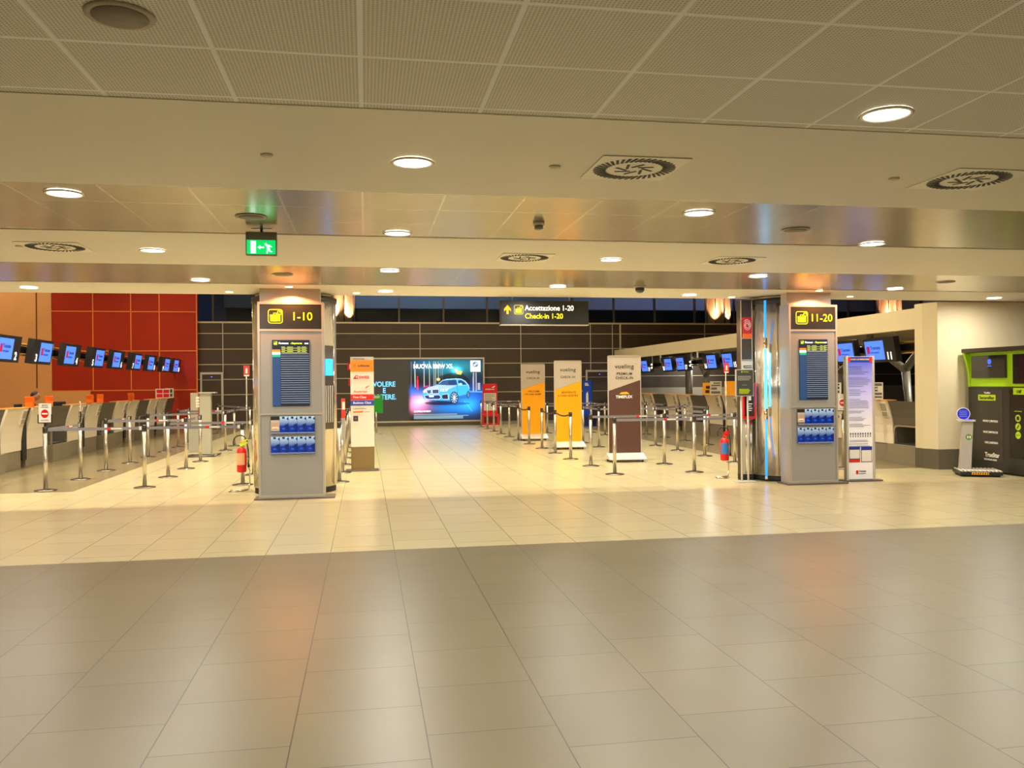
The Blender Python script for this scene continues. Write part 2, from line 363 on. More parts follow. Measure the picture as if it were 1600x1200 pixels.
v0 = make_diffuser()
for i, (x, y, s) in enumerate(((1.72, 5.27, 'nearest, right of centre'), (4.12, 5.25, 'nearest, at the far right'), (-2.98, 8.96, 'at the left edge'), (1.73, 9.15, 'above the hanging check-in sign'), (4.13, 9.12, 'farther back towards the right pillar'))):
    o = v0 if i == 0 else dup(v0, (0, 0, 0))
    o.location = (x, y, 2.984); o['label'] = 'square ceiling vent with a swirl of black slots, ' + s; o['group'] = 'swirl air diffusers'
# loudspeakers
for i, (x, y, z, s) in enumerate(((-.89, 3.37, 3, 'large one at the top left of the perforated ceiling'), (-.91, 7.21, 3, 'above the green exit sign'), (3.89, 7.22, 3, 'in the metal tiles right of the smoke detector'), (-1.0, 10.9, 3, 'in the farthest metal tiles before the left pillar'), (8.1, 10.8, 3, 'in the farthest metal tiles at the right'))):
    t = thing('ceiling_loudspeaker', 'round grey recessed loudspeaker grille, '+s, 'loudspeaker', (x, y, z-.011), group='ceiling loudspeakers')
    obj('rim', lathe(new(), [(.125, 0), (.125, -.006), (.105, -.008)], 28), mat('speaker_rim', 'b5ab93', .5), t)
    obj('grille', lathe(new(), [(.10, -.0081), (.10, -.011), (.02, -.013)], 28), mat('speaker_grille', '8b8373', .6), t)
for i, (x, y) in enumerate(((-.57, 5.26), (1.2, 5.29), (3.58, 5.29), (-3.3, 8.95))):
    tag(obj('sprinkler_cap', lathe(new(), [(.038, 0), (.036, -.006), (.02, -.012)], 20, 0, 0), mat('cap_cream', 'd2c8b0', .5), loc=(x, y, 2.984)), 'small round cream ceiling cap, ' + ('left of the image centre', 'left of the nearest vent', 'left of the vent at the far right', 'left of the vent at the left edge')[i], 'ceiling cap', 'small ceiling caps')
t = thing('smoke_detector', 'white smoke detector hanging below the metal ceiling tiles', 'smoke detector', (1.48, 7.16, 2.989))
obj('mount', lathe(new(), [(.05, 0), (.05, -.02), (.045, -.028)], 20), WHITE, t); obj('sensor_head', lathe(new(), [(.038, -.028), (.038, -.058), (.02, -.066)], 20), GREY, t)
t = thing('dome_camera', 'dark dome security camera under the ceiling, left of the right pillar', 'camera', (3.9, 11.73, 2.989))
obj('mount', lathe(new(), [(.09, 0), (.09, -.02)], 24), LSILVER, t); obj('dome', lathe(new(), [(.07, -.02), (.066, -.06), (.045, -.09), (.015, -.1)], 24), mat('dome_glass', '1a1410', .1, coat=1), t)
for i, (x, y) in enumerate(((-1.04, 12.22), (6.86, 12.02), (-.12, 12.95), (-1.95, 12.95), (5.9, 13.05), (7.85, 12.8))):
    tag(obj('spotlight', lathe(new(), [(.05, 0), (.05, -.006), (.03, -.008)], 20), emis('spot_orange', 'ffd09a', 5), loc=(x, y, 2.984)), ('small warm ceiling spot above the 1-10 pillar panel', 'small warm ceiling spot above the 11-20 pillar panel', 'small ceiling spot right of the left pillar', 'small ceiling spot left of the left pillar', 'small ceiling spot left of the right pillar', 'small ceiling spot right of the right pillar')[i], 'ceiling light')
# exit sign
t = thing('exit_sign', 'green lit emergency exit sign with running figure, hanging from the ceiling', 'exit sign', (-.89, 7.75, 2.75))
obj('housing', box(-.132, .132, -.03, .03, 0, .205), mat('exit_grey', '7c7460', .5, .2), t, .003)
bm = new(); rod(bm, (0, 0, .205), (0, 0, .25), .012); bx(bm, -.09, .09, -.008, .008, .238, .249); obj('bracket', bm, BLACK, t)
ex = obj('sign_face', box(-.122, .122, -.034, -.0305, .008, .132), emis('exit_green', '00b050', 1.3), t)
bm = new(); y0, y1 = -.0365, -.0345
bx(bm, -.09, -.045, y0, y1, .015, .122)
prism(bm, [(-.03, .068), (-.008, .085), (-.008, .074), (.025, .074), (.025, .062), (-.008, .062), (-.008, .051)], y0, y1)
bmesh.ops.create_circle(bm, cap_ends=True, segments=12, radius=.0095, matrix=Matrix.Translation((.038, y0, .095)) @ Matrix.Rotation(PI/2, 4, 'X'))
prism(bm, [(.045, .092), (.07, .09), (.092, .074), (.088, .068), (.07, .078), (.072, .06), (.078, .038), (.094, .034), (.092, .026), (.07, .03), (.062, .05), (.056, .038), (.054, .014), (.045, .014), (.047, .04), (.05, .07), (.04, .08)], y0, y1)
obj('pictogram', bm, emis('exit_white', 'c8fff0', 1.6), ex)
# hanging check-in sign
t = thing('hanging_sign', 'dark hanging sign reading Accettazione 1-20 and Check-in 1-20', 'sign', (2.85, 13.42, 2.55))
obj('sign_box', box(-.72, .72, -.07, .07, 0, .38), mat('sign_dark', '22221a', .3), t, .004)
obj('frame_edge', box(-.725, .725, -.072, .072, -.012, -.001), LSILVER, t)
bm = new(); [rod(bm, (x, 0, .38), (x, 0, .72), .012) for x in (-.52, .42)]; bx(bm, -.6, .5, -.119, .02, .70, .74); obj('hanger', bm, LSILVER, t)
text(t, 'Accettazione 1-20', -.33, .225, .082, -.072, emis('sign_white2', 'fff6e0', 1.1), 'LEFT', .02, sx=.93)
text(t, 'Check-in 1-20', -.33, .095, .082, -.072, emis('sign_yellow2', 'f8e400', 1.0), 'LEFT', .02, sx=.93)
bm = new(); prism(bm, [(-.665, .245), (-.61, .31), (-.555, .245), (-.555, .205), (-.592, .24), (-.592, .165), (-.628, .165), (-.628, .24), (-.665, .205)], -.074, -.071); obj('arrow', bm, emis('sign_orange', 'ffb400', 1.0), t)
cap_icon(t, -.43, .235, .15, -.0725, emis('sign_yellow3', 'e8d800', .9), BLACK)

# ================================================================== PILLARS WITH INFORMATION PANELS
def paint_mesh(name, arr, x0, x1, z0, z1, y, strength, parent, rough=.3):
    """flat printed / backlit picture: arr[h,w,3] linear colours laid on a grid facing -Y"""
    h, w_ = arr.shape[:2]
    X, Z = np.meshgrid(np.linspace(x0, x1, w_), np.linspace(z1, z0, h))
    co = np.stack([X, np.full_like(X, y), Z], -1).reshape(-1, 3)
    i = np.arange((h-1)*(w_-1)); r, c = i//(w_-1), i % (w_-1); a = r*w_+c
    F_ = np.stack([a, a+w_, a+w_+1, a+1], -1)
    me = bpy.data.meshes.new(name); me.vertices.add(len(co)); me.vertices.foreach_set('co', co.ravel())
    me.loops.add(F_.size); me.loops.foreach_set('vertex_index', F_.ravel()); me.polygons.add(len(F_)); me.polygons.foreach_set('loop_start', np.arange(len(F_))*4)
    me.update(calc_edges=True)
    at = me.color_attributes.new('print', 'FLOAT_COLOR', 'POINT'); at.data.foreach_set('color', np.concatenate([arr.reshape(-1, 3), np.ones((h*w_, 1))], 1).ravel().astype(np.float32))
    m = bpy.data.materials.new(name+'_print'); m.use_nodes = True; nt = m.node_tree; b = nt.nodes['Principled BSDF']
    n = nt.nodes.new('ShaderNodeAttribute'); n.attribute_name = 'print'; b.inputs['Roughness'].default_value = rough
    nt.links.new(n.outputs['Color'], b.inputs['Base Color'])
    if strength: nt.links.new(n.outputs['Color'], b.inputs['Emission Color']); b.inputs['Emission Strength'].default_value = strength; 
    return link(name, me, m, parent)
# leaflet print: pale blue top, deep blue base with a dark coast on the right
def leaflet_art():
    h, w_ = 26, 14; A = np.zeros((h, w_, 3))
    v = np.linspace(0, 1, h)[:, None]; u = np.linspace(0, 1, w_)[None, :]
    top = np.array(lin('b4d6f2')); bot = np.array(lin('0830a0')); k = np.clip((v-.0)/.6, 0, 1)**1.1+0*u
    A[:] = top*(1-k[..., None])+bot*k[..., None]
    coast = (u+.25*np.sin(v*14) > 1.15-.75*v); A[coast] = np.array(lin('0a2470'))
    A[(np.abs(u-.42) < .16) & (np.abs(v-.09) < .05)] = lin('14204a'); A[(np.abs(u-.4) < .14) & (np.abs(v-.74) < .035)] = lin('2c64c8')
    A[v.repeat(w_, 1) > .93] = lin('0a2ea0')
    return A
LEAF = leaflet_art()
def car_leaf():
    h, w_ = 26, 14; A = np.zeros((h, w_, 3)); A[:] = lin('2c261f'); A[6:9] = lin('b8b0a4'); A[9:22] = lin('b89c80'); A[22:] = lin('6b6350')
    yy, xx = np.mgrid[0:h, 0:w_]; A[((xx-6.5)/5)**2+((yy-18)/3.)**2 < 1] = lin('e8d4b8'); A[((xx-6.5)/4)**2+((yy-19)/1.)**2 < 1] = lin('2a2018'); return A
leaf_me = {}
def leaflet(x, y, z, kind, lab, grp):
    t = thing('leaflet', lab, 'leaflet', (x, y, z), group=grp)
    ck = kind+'c'
    if kind not in leaf_me:
        c = paint_mesh('cover', LEAF if kind == 'blue' else car_leaf(), -.0595, .0595, 0, .235, -.0125, 0, t, .25); leaf_me[kind] = c.data
        p = obj('pages', box(-.0595, .0595, -.012, 0, 0, .235), BLUEP if kind == 'blue' else DGREY, t); leaf_me[ck] = p.data
    else:
        for n, k in (('cover', kind), ('pages', ck)):
            o = bpy.data.objects.new(n, leaf_me[k]); C.objects.link(o); o.parent = t
def info_panel(side, x0, x1, y, rng, W2, board, fx=0):
    """flat panel: faces -Y, base centre at ((x0+x1)/2, y)"""
    cx_ = (x0+x1)/2; W = (x1-x0)/2; D = .30
    t = thing('departures_pillar_panel', 'tall grey panel with lit sign %s, departures board and blue leaflets' % rng, 'information panel', (cx_, y, 0))
    obj('base_plate', box(-W-.06, W+.14, -.05, D, 0, .025), DSTEEL, t, .003)
    bm = new(); bx(bm, -W, -W+.03, 0, D, .025, 2.79); bx(bm, W-.03, W, 0, D, .025, 2.79); bx(bm, -W+.03, W-.03, 0, D, 2.755, 2.79)
    bx(bm, -W+.03, W-.03, 0, .02, .025, .06); bx(bm, -W+.03, W-.03, 0, .02, 2.375, 2.405); bx(bm, -W+.03, W-.03, 0, .02, 1.19, 1.215)
    obj('frame', bm, mat('frame_alu', 'b4ad9c', .35, .5), t)
    pm = mat('panel_grey', '908d84', .5, .15, noise=.06, nscale=90)
    bm = new(); bx(bm, -W+.03, W-.03, .012, D, .06, 1.19); bx(bm, -W+.03, W-.03, .012, D, 1.215, 2.375)
    obj('body', bm, pm, t)
    obj('header_box', box(-W+.02, W-.05, .10, D, 2.79, 2.985), mat('header_silver', 'c0b2a4', .45, .3), t)
    sg = obj('number_sign', box(-W+.03, W-.03, .008, D-.02, 2.405, 2.755), mat('sign_black', '24241b', .25), t)
    text(sg, rng, W*.34, 2.53, .115, .004, emis('sign_yellow4', 'e0e000', 1.0), 'CENTER', .0)
    cap_icon(sg, -W*.46, 2.585, .20, .006, emis('sign_yellow5', 'd0dc00', .8), BLACK)
    # departures board
    bd = obj('departures_screen', box(-board, board, -.004, .012, 1.315, 2.25), emis('screen_navy', '08142a', .3), t)
    cap_icon(bd, -board+.045, 2.205, .05, -.006, emis('sign_green', 'b8d820', 1.2), BLACK, 'screen_icon')
    text(bd, 'Partenze', -board+.09, 2.192, .026, -.006, WHITEE, 'LEFT', .02, 'heading')
    text(bd, '- Departures', -board+.245, 2.192, .026, -.006, emis('screen_lime', 'c6e83a', 1.3), 'LEFT', .02, 'heading', sx=.85)
    bm = new(); bl = new(); gr = new(); z = 2.16
    for k in range(26):
        zz = 2.145-k*.0315
        if k < 3:
            for a, b in ((.0, .05), (.08, .16), (.22, .26), (.28, .34)): bx(gr, -board+.125+a, -board+.125+b, -.006, -.004, zz, zz+.009)
            bx(gr, -board+.13, board-.03, -.006, -.004, zz-.014, zz-.008)
        if k > 2: bx(bm, -board+.115, board-.004, -.006, -.004, zz, zz+.008)
    obj('flight_rows', bm, emis('row_grey', '7488a4', .4), bd); obj('flight_text', gr, emis('row_lime', 'a4bc5a', .5), bd)
    bm = new(); bx(bm, -board, -board+.11, -.006, -.004, 1.32, 2.01); obj('logo_column', bm, emis('col_blue', '1c3c6c', .35), bd)
    bm = new(); bx(bm, -board, -board+.11, -.0065, -.004, 2.08, 2.115, 0); bx(bm, -board, -board+.11, -.0065, -.004, 2.045, 2.08, 1); bx(bm, -board, -board+.11, -.0065, -.004, 2.01, 2.045, 2)
    obj('airline_tabs', bm, [emis('tab_orange', 'ff6a10', 1), emis('tab_white', 'f0f0f0', 1), emis('tab_green', '108868', 1)], bd)
    text(bd, '22:21', board-.01, 2.192, .018, -.006, WHITEE, 'RIGHT', .02, 'clock')
    # leaflet racks
    bm = new()
    for z in (.935, .65):
        bx(bm, -.285, .325, -.03, .012, z-.006, z); bx(bm, -.285, .325, -.034, -.03, z-.006, z+.012)
    obj('leaflet_rack', bm, mat('clear_acrylic', '8fa8d8', .1, 0, alpha=.5), t)
    gname = 'leaflets on the %s pillar panel' % side
    for r, z in enumerate((.935, .65)):
        for k in range(5):
            kind = 'car' if (r == 0 and k == 0) else 'blue'
            xx = cx_+.02+(k-2)*.1215
            lab = ('brown car leaflet at the left end of the upper rack on the %s pillar panel' % rng) if kind == 'car' else 'blue leaflet, %s from the left in the %s rack of the %s pillar panel' % (ORD[k], ('upper', 'lower')[r], rng)
            leaflet(xx, y-.002, z+.0005, kind, lab, gname)
    return t
info_panel('left', -1.49, -.58, 12.38, '1-10', .4, .255)
info_panel('right', 6.45, 7.26, 12.2, '11-20', .4, .235)
# round cladded columns behind the panels
colm = mat('column_cladding', 'd8cdb6', .16, .75, noise=.05, nscale=3)
for side, cx_, cy_ in (('left', -1.06, 13.38), ('right', 6.86, 13.15)):
    t = thing('round_column', 'round polished column behind the %s departures panel' % side, 'column', (cx_, cy_, 0))
    obj('shaft', lathe(new(), [(.62, .09), (.62, 2.86)], 64), colm, t)
    obj('base_ring', lathe(new(), [(.6, 0), (.6, .09)], 64), RUBBER, t)
    obj('top_ring', lathe(new(), [(.635, 2.86), (.635, 2.93)], 64), DGREY, t)
    obj('upper_shaft', lathe(new(), [(.58, 2.93), (.58, 2.984)], 64), colm, t)
    bm = new()
    for k in range(10):
        a = 2*PI*k/10+.3; rod(bm, (.622*math.cos(a), .622*math.sin(a), .1), (.622*math.cos(a), .622*math.sin(a), 2.85), .009, 6)
    obj('cover_strip', bm, CHROME, t)
# side screen and strips on the left column
t = thing('column_display', 'tall dark display with blue screen on the right flank of the left column', 'display', (-.545, 13.01, 0), math.radians(55))
obj('housing', box(-.11, .11, -.012, .03, .95, 2.2), mat('display_dark', '6e675a', .2, .7), t, .004)
obj('screen', box(-.09, .09, -.016, -.012, 1.75, 2.0), emis('screen_cyan', '2a8cff', 1.6), t)
bm = new()
for k in range(4): bx(bm, -.09+k*.05, -.07+k*.05, -.017, -.012, 1.05, 1.6)
obj('light_strip', bm, LSILVER, t)
# blue neon tube on the right column
t = thing('blue_tube_light', 'tall vertical blue glowing tube light on the right column', 'tube light', (6.31, 12.71, 0))
obj('tube', lathe(new(), [(.022, 1.17), (.022, 2.13)], 14), emis('neon_core', '40b8ff', 3.2), t)
obj('reflected_glow', lathe(new(), [(.018, .08), (.018, 1.0)], 14), emis('neon_low', '2080f0', 1.6), t)  # dimmer glowing length stands in for the bright tube's reflection
obj('tube_upper', lathe(new(), [(.018, 2.3), (.018, 2.9)], 14), emis('neon_low', '2080f0', 1.6), t)
bm = new(); lathe(bm, [(.03, 1.0), (.03, 1.17)], 14); lathe(bm, [(.03, 2.13), (.03, 2.3)], 14); lathe(bm, [(.026, .04), (.026, .08)], 14); obj('mount', bm, CHROME, t)
# pier with hydrant equipment, left of the right column
px, py = 6.12, 12.98
t = thing('hydrant_pier', 'narrow brown tiled pier against the left side of the right column', 'pier', (px, py, 0))
obj('pier_body', box(-.1, .098, 0, .16, .1, 2.93), br_p, t); obj('pier_base', box(-.1, .098, .0, .16, 0, .1), RUBBER, t)
bm = new(); [bx(bm, -.1, .098, -.003, 0, z, z+.012) for z in (1.95, 2.3, 2.62)]; bx(bm, -.103, -.09, -.004, 0, .1, 2.93); bx(bm, .086, .098, -.004, 0, .1, 2.93); obj('joint_line', bm, jl, t)
obj('lower_casing', box(-.1, .098, -.004, 0, .1, 1.0), LSILVER, t)
bm = new(); [rod(bm, (x, -.03, .12), (x, -.03, .98), .02, 10) for x in (-.03, .05)]; obj('pipe', bm, CHROME, t)
t = thing('hose_sign', 'red square fire hose sign high on the brown pier', 'sign', (px, py, 2.33))
obj('sign_plate', box(-.075, .085, -.012, -.004, .06, .32), RED, t); obj('caption_strip', box(-.075, .085, -.012, -.004, -.02, .055), ORANGE, t)
bm = new()
for k in range(30):
    r0 = .02+.0016*k; a, b = k*.5, (k+1)*.5; p = (.005+r0*math.cos(a), -.0135, .19+1.4*r0*math.sin(a)); r1 = r0+.0016; q = (.005+r1*math.cos(b), -.0135, .19+1.4*r1*math.sin(b)); rod(bm, p, q, .004, 5)
obj('hose_symbol', bm, mat('print_white', 'f0ece2', .5), t)
t = thing('notice_sheets', 'white notice sheets with black drawings on the brown pier', 'notice', (px, py, 1.58))
obj('sheet', box(-.09, .1, -.008, -.004, 0, .36), mat('paper', 'd8d0c0', .6), t)
bm = new(); rod(bm, (-.06, -.01, .28), (.07, -.01, .28), .006, 5); rod(bm, (-.05, -.01, .25), (.08, -.01, .25), .006, 5); rod(bm, (-.06, -.01, .28), (-.05, -.01, .25), .008, 5)
print_lines(bm, -.06, .08, .18, .03, -.009, 6, .008); obj('drawing', bm, BLACK, t)
t = thing('hose_cabinet', 'red framed fire hose cabinet with dark glass on the brown pier', 'hydrant cabinet', (px, py, 1.0))
bm = new(); bx(bm, -.11, -.085, -.09, -.004, 0, .58); bx(bm, .085, .11, -.09, -.004, 0, .58); bx(bm, -.085, .085, -.09, -.004, .555, .58); bx(bm, -.085, .085, -.09, -.004, 0, .04)
obj('cabinet_frame', bm, RED, t, .002)
obj('glass_door', box(-.085, .085, -.08, -.07, .04, .555), mat('cabinet_glass', '2a1712', .06, coat=1), t)
bm = new(); bx(bm, -.02, .03, -.082, -.08, .3, .4); print_lines(bm, -.04, .05, .26, .12, -.081, 4, .012); obj('label_print', bm, mat('print_white', 'f0ece2', .5), t)
# ================================================================== CHECK-IN DESKS
PROF = [(0, .36), (-.005, .55), (-.022, .72), (-.05, .88), (-.09, 1.03), (-.13, 1.15), (-.15, 1.2)]
def leaning(bm, x0, x1, prof, th=.045, mi=0):
    poly = list(prof) + [(y+th, z) for y, z in reversed(prof)]
    return prism(bm, poly, x0, x1, 'x', mi)
STONE = mat('desk_stone', '877c66', .35, noise=.14, nscale=6)
def make_desk():
    t = thing('check_in_desk', '', 'check-in desk'); W = .50
    f = obj('front_panel', leaning(new(), -W, W, PROF), mat('desk_white', 'eadcc2', .35, noise=.03), t)
    obj('plinth', box(-W, W, .01, .7, 0, .355), STONE, t, .004)
    bm = new(); poly = [(.05, .36), (.045, .55), (.026, .72), (-.0, .88), (-.04, 1.03), (-.08, 1.15), (-.04, 1.16), (.1, 1.0), (.45, .98), (.45, .36)]
    prism(bm, poly, -W, -W+.03, 'x'); prism(bm, poly, W-.03, W, 'x'); obj('side_panel', bm, GREY, t)
    obj('counter_shelf', box(-W, W, -.155, .08, 1.2, 1.222), mat('shelf_orange', 'e8a050', .4), t, .003)
    obj('worktop', box(-W+.03, W-.03, .05, .78, .74, .77), mat('worktop', 'd8c08a', .4), t, .003)
    bm = new(); M = Matrix.Translation((.36, -.075, 1.01)) @ Matrix.Rotation(.26, 4, 'X')
    bx(bm, -.1, .1, -.03, -.008, -.13, .17, 0, M); bx(bm, -.085, .085, -.034, -.03, .0, .15, 1, M); bx(bm, -.085, .085, -.034, -.03, -.11, -.02, 1, M)
    obj('notice_pocket', bm, [mat('pocket_white', 'e8e2d4', .3), mat('pocket_print', 'a89c86', .5)], t)
    obj('divider', box(W+.01, W+.23, -.02, .3, .16, .93), BLACK, t)
    leaning(bm := new(), W+.01, W+.23, [(p+.06, z) for p, z in PROF if z > .7]); obj('divider_panel', bm, DGREY, t)
    return t
def make_bay():
    t = thing('baggage_conveyor', '', 'baggage conveyor'); W = .58
    obj('base_block', box(-W, W, -.12, .8, 0, .37), STONE, t, .004)
    leaning(bm := new(), -W, W, [(p+.03, z) for p, z in PROF if z > .7]); 
    # jambs either side of the tunnel mouth
    bx(bm, -W, -W+.1, .0, .5, .37, .74); bx(bm, W-.1, W, .0, .5, .37, .74); obj('upper_panel', bm, mat('bay_grey', '5f584a', .45, noise=.08), t)
    bm = new(); w_ = W-.1; r = .12; outer = [(-w_, .37)]
    for k in range(7): a = PI-k*PI/12; outer.append((-w_+r+r*math.cos(a), .74-r+r*math.sin(a)))
    for k in range(7): a = PI/2-k*PI/12; outer.append((w_-r+r*math.cos(a), .74-r+r*math.sin(a)))
    outer.append((w_, .37)); inner = [(x*.93, .37+(z-.37)*.92) for x, z in outer]
    for a, b, c, d in zip(outer, outer[1:], inner[1:], inner):
        vs = [bm.verts.new((u, y, z)) for y in (-.07, -.03) for u, z in (a, b, c, d)]
        for q in ((0, 1, 2, 3), (7, 6, 5, 4), (0, 4, 5, 1), (2, 6, 7, 3), (1, 5, 6, 2), (3, 7, 4, 0)): bm.faces.new([vs[i] for i in q])
    obj('tunnel_rim', bm, STEEL, t)
    prism(bm := new(), outer, .45, .47, 'y'); obj('tunnel_curtain', bm, BLACK, t)
    obj('belt', box(-w_+.02, w_-.02, -.06, .45, .371, .39), RUBBER, t, .003)
    obj('rear_counter', box(-W, W, .5, .8, .37, .92), GREY, t, .004)
    return t
dk = make_desk(); by = make_bay(); fd = fb = True
LB = [16.8, 20.4, 24.05, 27.7, 31.3]; RB = [14.58, 18.0, 21.4, 24.9, 28.45, 32.0]
def nodiv(o):
    for c in list(o.children):
        if c.name.startswith('divider'): bpy.data.objects.remove(c)
def put(proto, used, loc, rz, lab, g):
    if not used: proto.location = loc; proto.rotation_euler[2] = rz; proto['label'] = lab; proto['group'] = g; return proto
    return dup(proto, loc, rz, lab, g)
nl = 0
for i, y in enumerate(LB):
    put(by, not fb, (-6.8, y, 0), PI/2, 'grey baggage conveyor bay in the left desk row, %s from the camera' % ORD[i], 'conveyor bays of the left desk row'); fb = False
    if i < 4:
        for dy in (1.13, 2.38):
            q = put(dk, not fd, (-6.8, y+dy, 0), PI/2, 'white curved check-in desk of the left row, %s from the camera' % ORD[nl], 'left row of check-in desks'); fd = False; nl += 1
            if dy > 2: nodiv(q)
q = put(dk, True, (-6.8, LB[0]-1.13-.1, 0), PI/2, 'white curved check-in desk at the left image edge, before the first conveyor bay', 'left row of check-in desks'); nodiv(q)
nr = 0
for i, y in enumerate(RB):
    put(by, True, (10.2, y, 0), -PI/2, 'grey baggage conveyor bay in the right desk row under the canopy, %s from the camera' % ORD[i], 'conveyor bays of the right desk row')
    if i < 5:
        for dy in (1.08, 2.3):
            q = put(dk, True, (10.2, y+dy, 0), -PI/2, 'white curved check-in desk of the right row under the canopy, %s from the camera' % ORD[nr], 'right row of check-in desks'); nr += 1
            if dy < 2: nodiv(q)
# hanging monitors
SCR = emis('monitor_blue', '4a7cf4', 1.0)
def make_monitor(numright):
    t = thing('desk_monitor', '', 'monitor'); s = 1 if numright else -1
    M = Matrix.Rotation(.16, 4, 'X')
    bm = new(); bx(bm, -.54, .54, -.05, .08, -.26, .26, 0, M); obj('housing', bm, mat('monitor_dark', '26262a', .35), t)
    bm = new(); x0, x1 = (-.49, .17) if numright else (-.17, .49); bx(bm, x0, x1, -.054, -.051, -.2, .2, 0, M); sc = obj('screen', bm, SCR, t)
    a = x0+.06; bm = new(); bx(bm, a, a+.11, -.058, -.055, -.07, .09, 0, M); obj('logo_block', bm, emis('logo_red', 'a01850', .8), sc)
    mt = emis('logo_navy', '20307c', .5)
    text(sc, 'Toscana', a+.13, .02, .075, -.056, mt, 'LEFT', .02, M=M); text(sc, 'Aeroporti', a+.13, -.065, .05, -.056, mt, 'LEFT', .0, M=M)
    bm = new(); bx(bm, -.2, .2, .08, .22, -.05, .05, 0, M); obj('mount', bm, BLACK, t)
    return t
mr, ml = make_monitor(True), make_monitor(False); used = {True: False, False: False}
NUM = emis('number_white', 'ffffff', .9)
def monitor(n, loc, rz, nright, lab, g):
    p = mr if nright else ml
    if used[nright]: o = dup(p, loc, rz, lab, g)
    else: o = p; o.location = loc; o.rotation_euler[2] = rz; o['label'] = lab; o['group'] = g
    return o, n
todo = []
for i, y in enumerate((15.9, 17.76, 19.5, 21.35, 23.25, 25.1, 27.0, 28.9, 30.8, 32.55)):
    n = i+1; nr_ = n % 2 == 0
    o, _ = monitor(n, (-6.8, y, 2.37), PI/2, nr_, 'blue monitor numbered %d hanging over the left check-in desks' % n if n > 1 else 'blue monitor nearest the camera over the left desks, cut by the image edge', 'monitors over the left desks'); used[nr_] = True; todo.append((o, n, nr_))
for i, y in enumerate((16.3, 17.75, 19.9, 21.3, 23.75, 25.25, 27.6, 29.1, 31.4, 32.6)):
    n = i+11; nr_ = n % 2 == 1
    lab = 'blue monitor numbered 11 nearest in the right row' if n == 11 else 'blue monitor hanging under the canopy over the right desks, %s from the camera' % ORD[i]
    o, _ = monitor(n, (10.7, y, 2.25), -PI/2, nr_, lab, 'monitors over the right desks'); used[nr_] = True; todo.append((o, n, nr_))
for o, n, nr_ in todo:
    text(o, str(n), (.34 if nr_ else -.34), -.20, .15, -.056, NUM, 'CENTER', .04, 'desk_number', M=Matrix.Rotation(.16, 4, 'X'))
for x, z, y0, y1, top, lab in ((-7.02, 2.40, 12.9, 33.15, None, 'double tube rail carrying the monitors over the left desks'), (10.92, 2.28, 15.3, 33.1, 2.84, 'dark rail carrying the monitors under the right canopy')):
    t = thing('monitor_rail', lab, 'rail', (x, 0, z))
    obj('rail_core', box(-.03, .03, y0, y1, -.07, .07), BLACK, t)
    bm = new(); rod(bm, (0, y0, .11), (0, y1, .11), .022); rod(bm, (0, y0, -.11), (0, y1, -.11), .022); obj('rail_tube', bm, mat('rail_gold', 'd8a860', .3, .5), t)
    bm = new()
    for y in np.arange(y0+.8, y1, 3.6): bx(bm, -.03, .03, y-.03, y+.03, -.1, (top-z if top else .22))
    obj('hanger', bm, STEEL, t)
# light stalks with small lamps between the right monitors
for i, y in enumerate((22.6, 26.4, 30.2)):
    t = thing('track_lamp', 'thin stalk with small lamps hanging between the right monitors, %s from the camera' % ORD[i], 'hanging lamp', (10.5, y, 2.15), group='track lamps under the canopy')
    obj('stalk', rod(new(), (0, 0, 0), (0, 0, .69), .015), LSILVER, t); bm = new(); [bmesh.ops.create_uvsphere(bm, u_segments=10, v_segments=6, radius=.03, matrix=Matrix.Translation((-.03, 0, z))) for z in (0, .12)]; obj('bulb', bm, emis('bulb', 'fff4e0', 3), t)
# orange leaflet boxes and signs on the desks
def topper(x, y, z, rz, lab):
    t = thing('orange_topper', lab, 'desk topper', (x, y, z), rz,  'orange toppers on the left desks')
    bm = new(); prism(bm, [(-.05, 0), (-.05, .10), (-.09, .20), (.02, .21), (.09, .17), (.06, .1), (.07, 0)], -.07, .07, 'y'); obj('body', bm, ORANGE, t, .006)
    obj('leaflet_slot', box(-.04, .02, -.05, .05, .205, .21), mat('slot_orange', 'b84a04', .5), t)
for i, (y, l) in enumerate(((18.5, 'left of the seated person'), (19.55, 'right of the seated person'), (22.3, 'on the fourth desk, nearer one of two'), (23.1, 'on the fourth desk, farther one of two'), (26.0, 'alone in the middle of the left row'))):
    topper(-6.66, y, 1.225, PI/2 if i % 2 == 0 else PI/2+.5, 'orange plastic topper on the left desks, '+l)
def placard(x, y, z, w_, h, rz, c, lab, extra=None):
    t = thing('desk_placard', lab, 'sign', (x, y, z), rz)
    obj('plate', box(-w_/2, w_/2, -.008, .008, 0, h), mat('placard_'+c, c, .4), t); obj('foot', box(-w_/3, w_/3, -.04, .04, 0, .012), LSILVER, t)
    bm = new()
    if extra: 
        for a, b, c_, d in extra[1]: bx(bm, a*w_, b*w_, -.011, -.008, c_*h, d*h)
        obj('print', bm, mat('pp_'+extra[0], extra[0], .4), t)
placard(-6.66, 29.9, 1.225, .55, .32, PI/2-.7, 'e8e0d0', 'red and white four-part placard on the far left desks', ('e01830', [(-.44, -.03, .1, .46), (.03, .44, .1, .46), (-.44, -.03, .54, .9), (.03, .44, .54, .9)]))
placard(-6.66, 30.85, 1.225, .34, .33, PI/2-.7, 'e8ddb8', 'cream placard with dark pictures at the end of the left desks', ('3a4a44', [(-.36, .36, .12, .44), (-.36, .36, .54, .9)]))
placard(10.02, 23.85, 1.225, .36, .36, -PI/2+.7, 'f5a818', 'orange placard with black figures on the right desks, left of a white one', ('2a2018', [(-.2, .15, .5, .75), (-.25, .1, .15, .4)]))
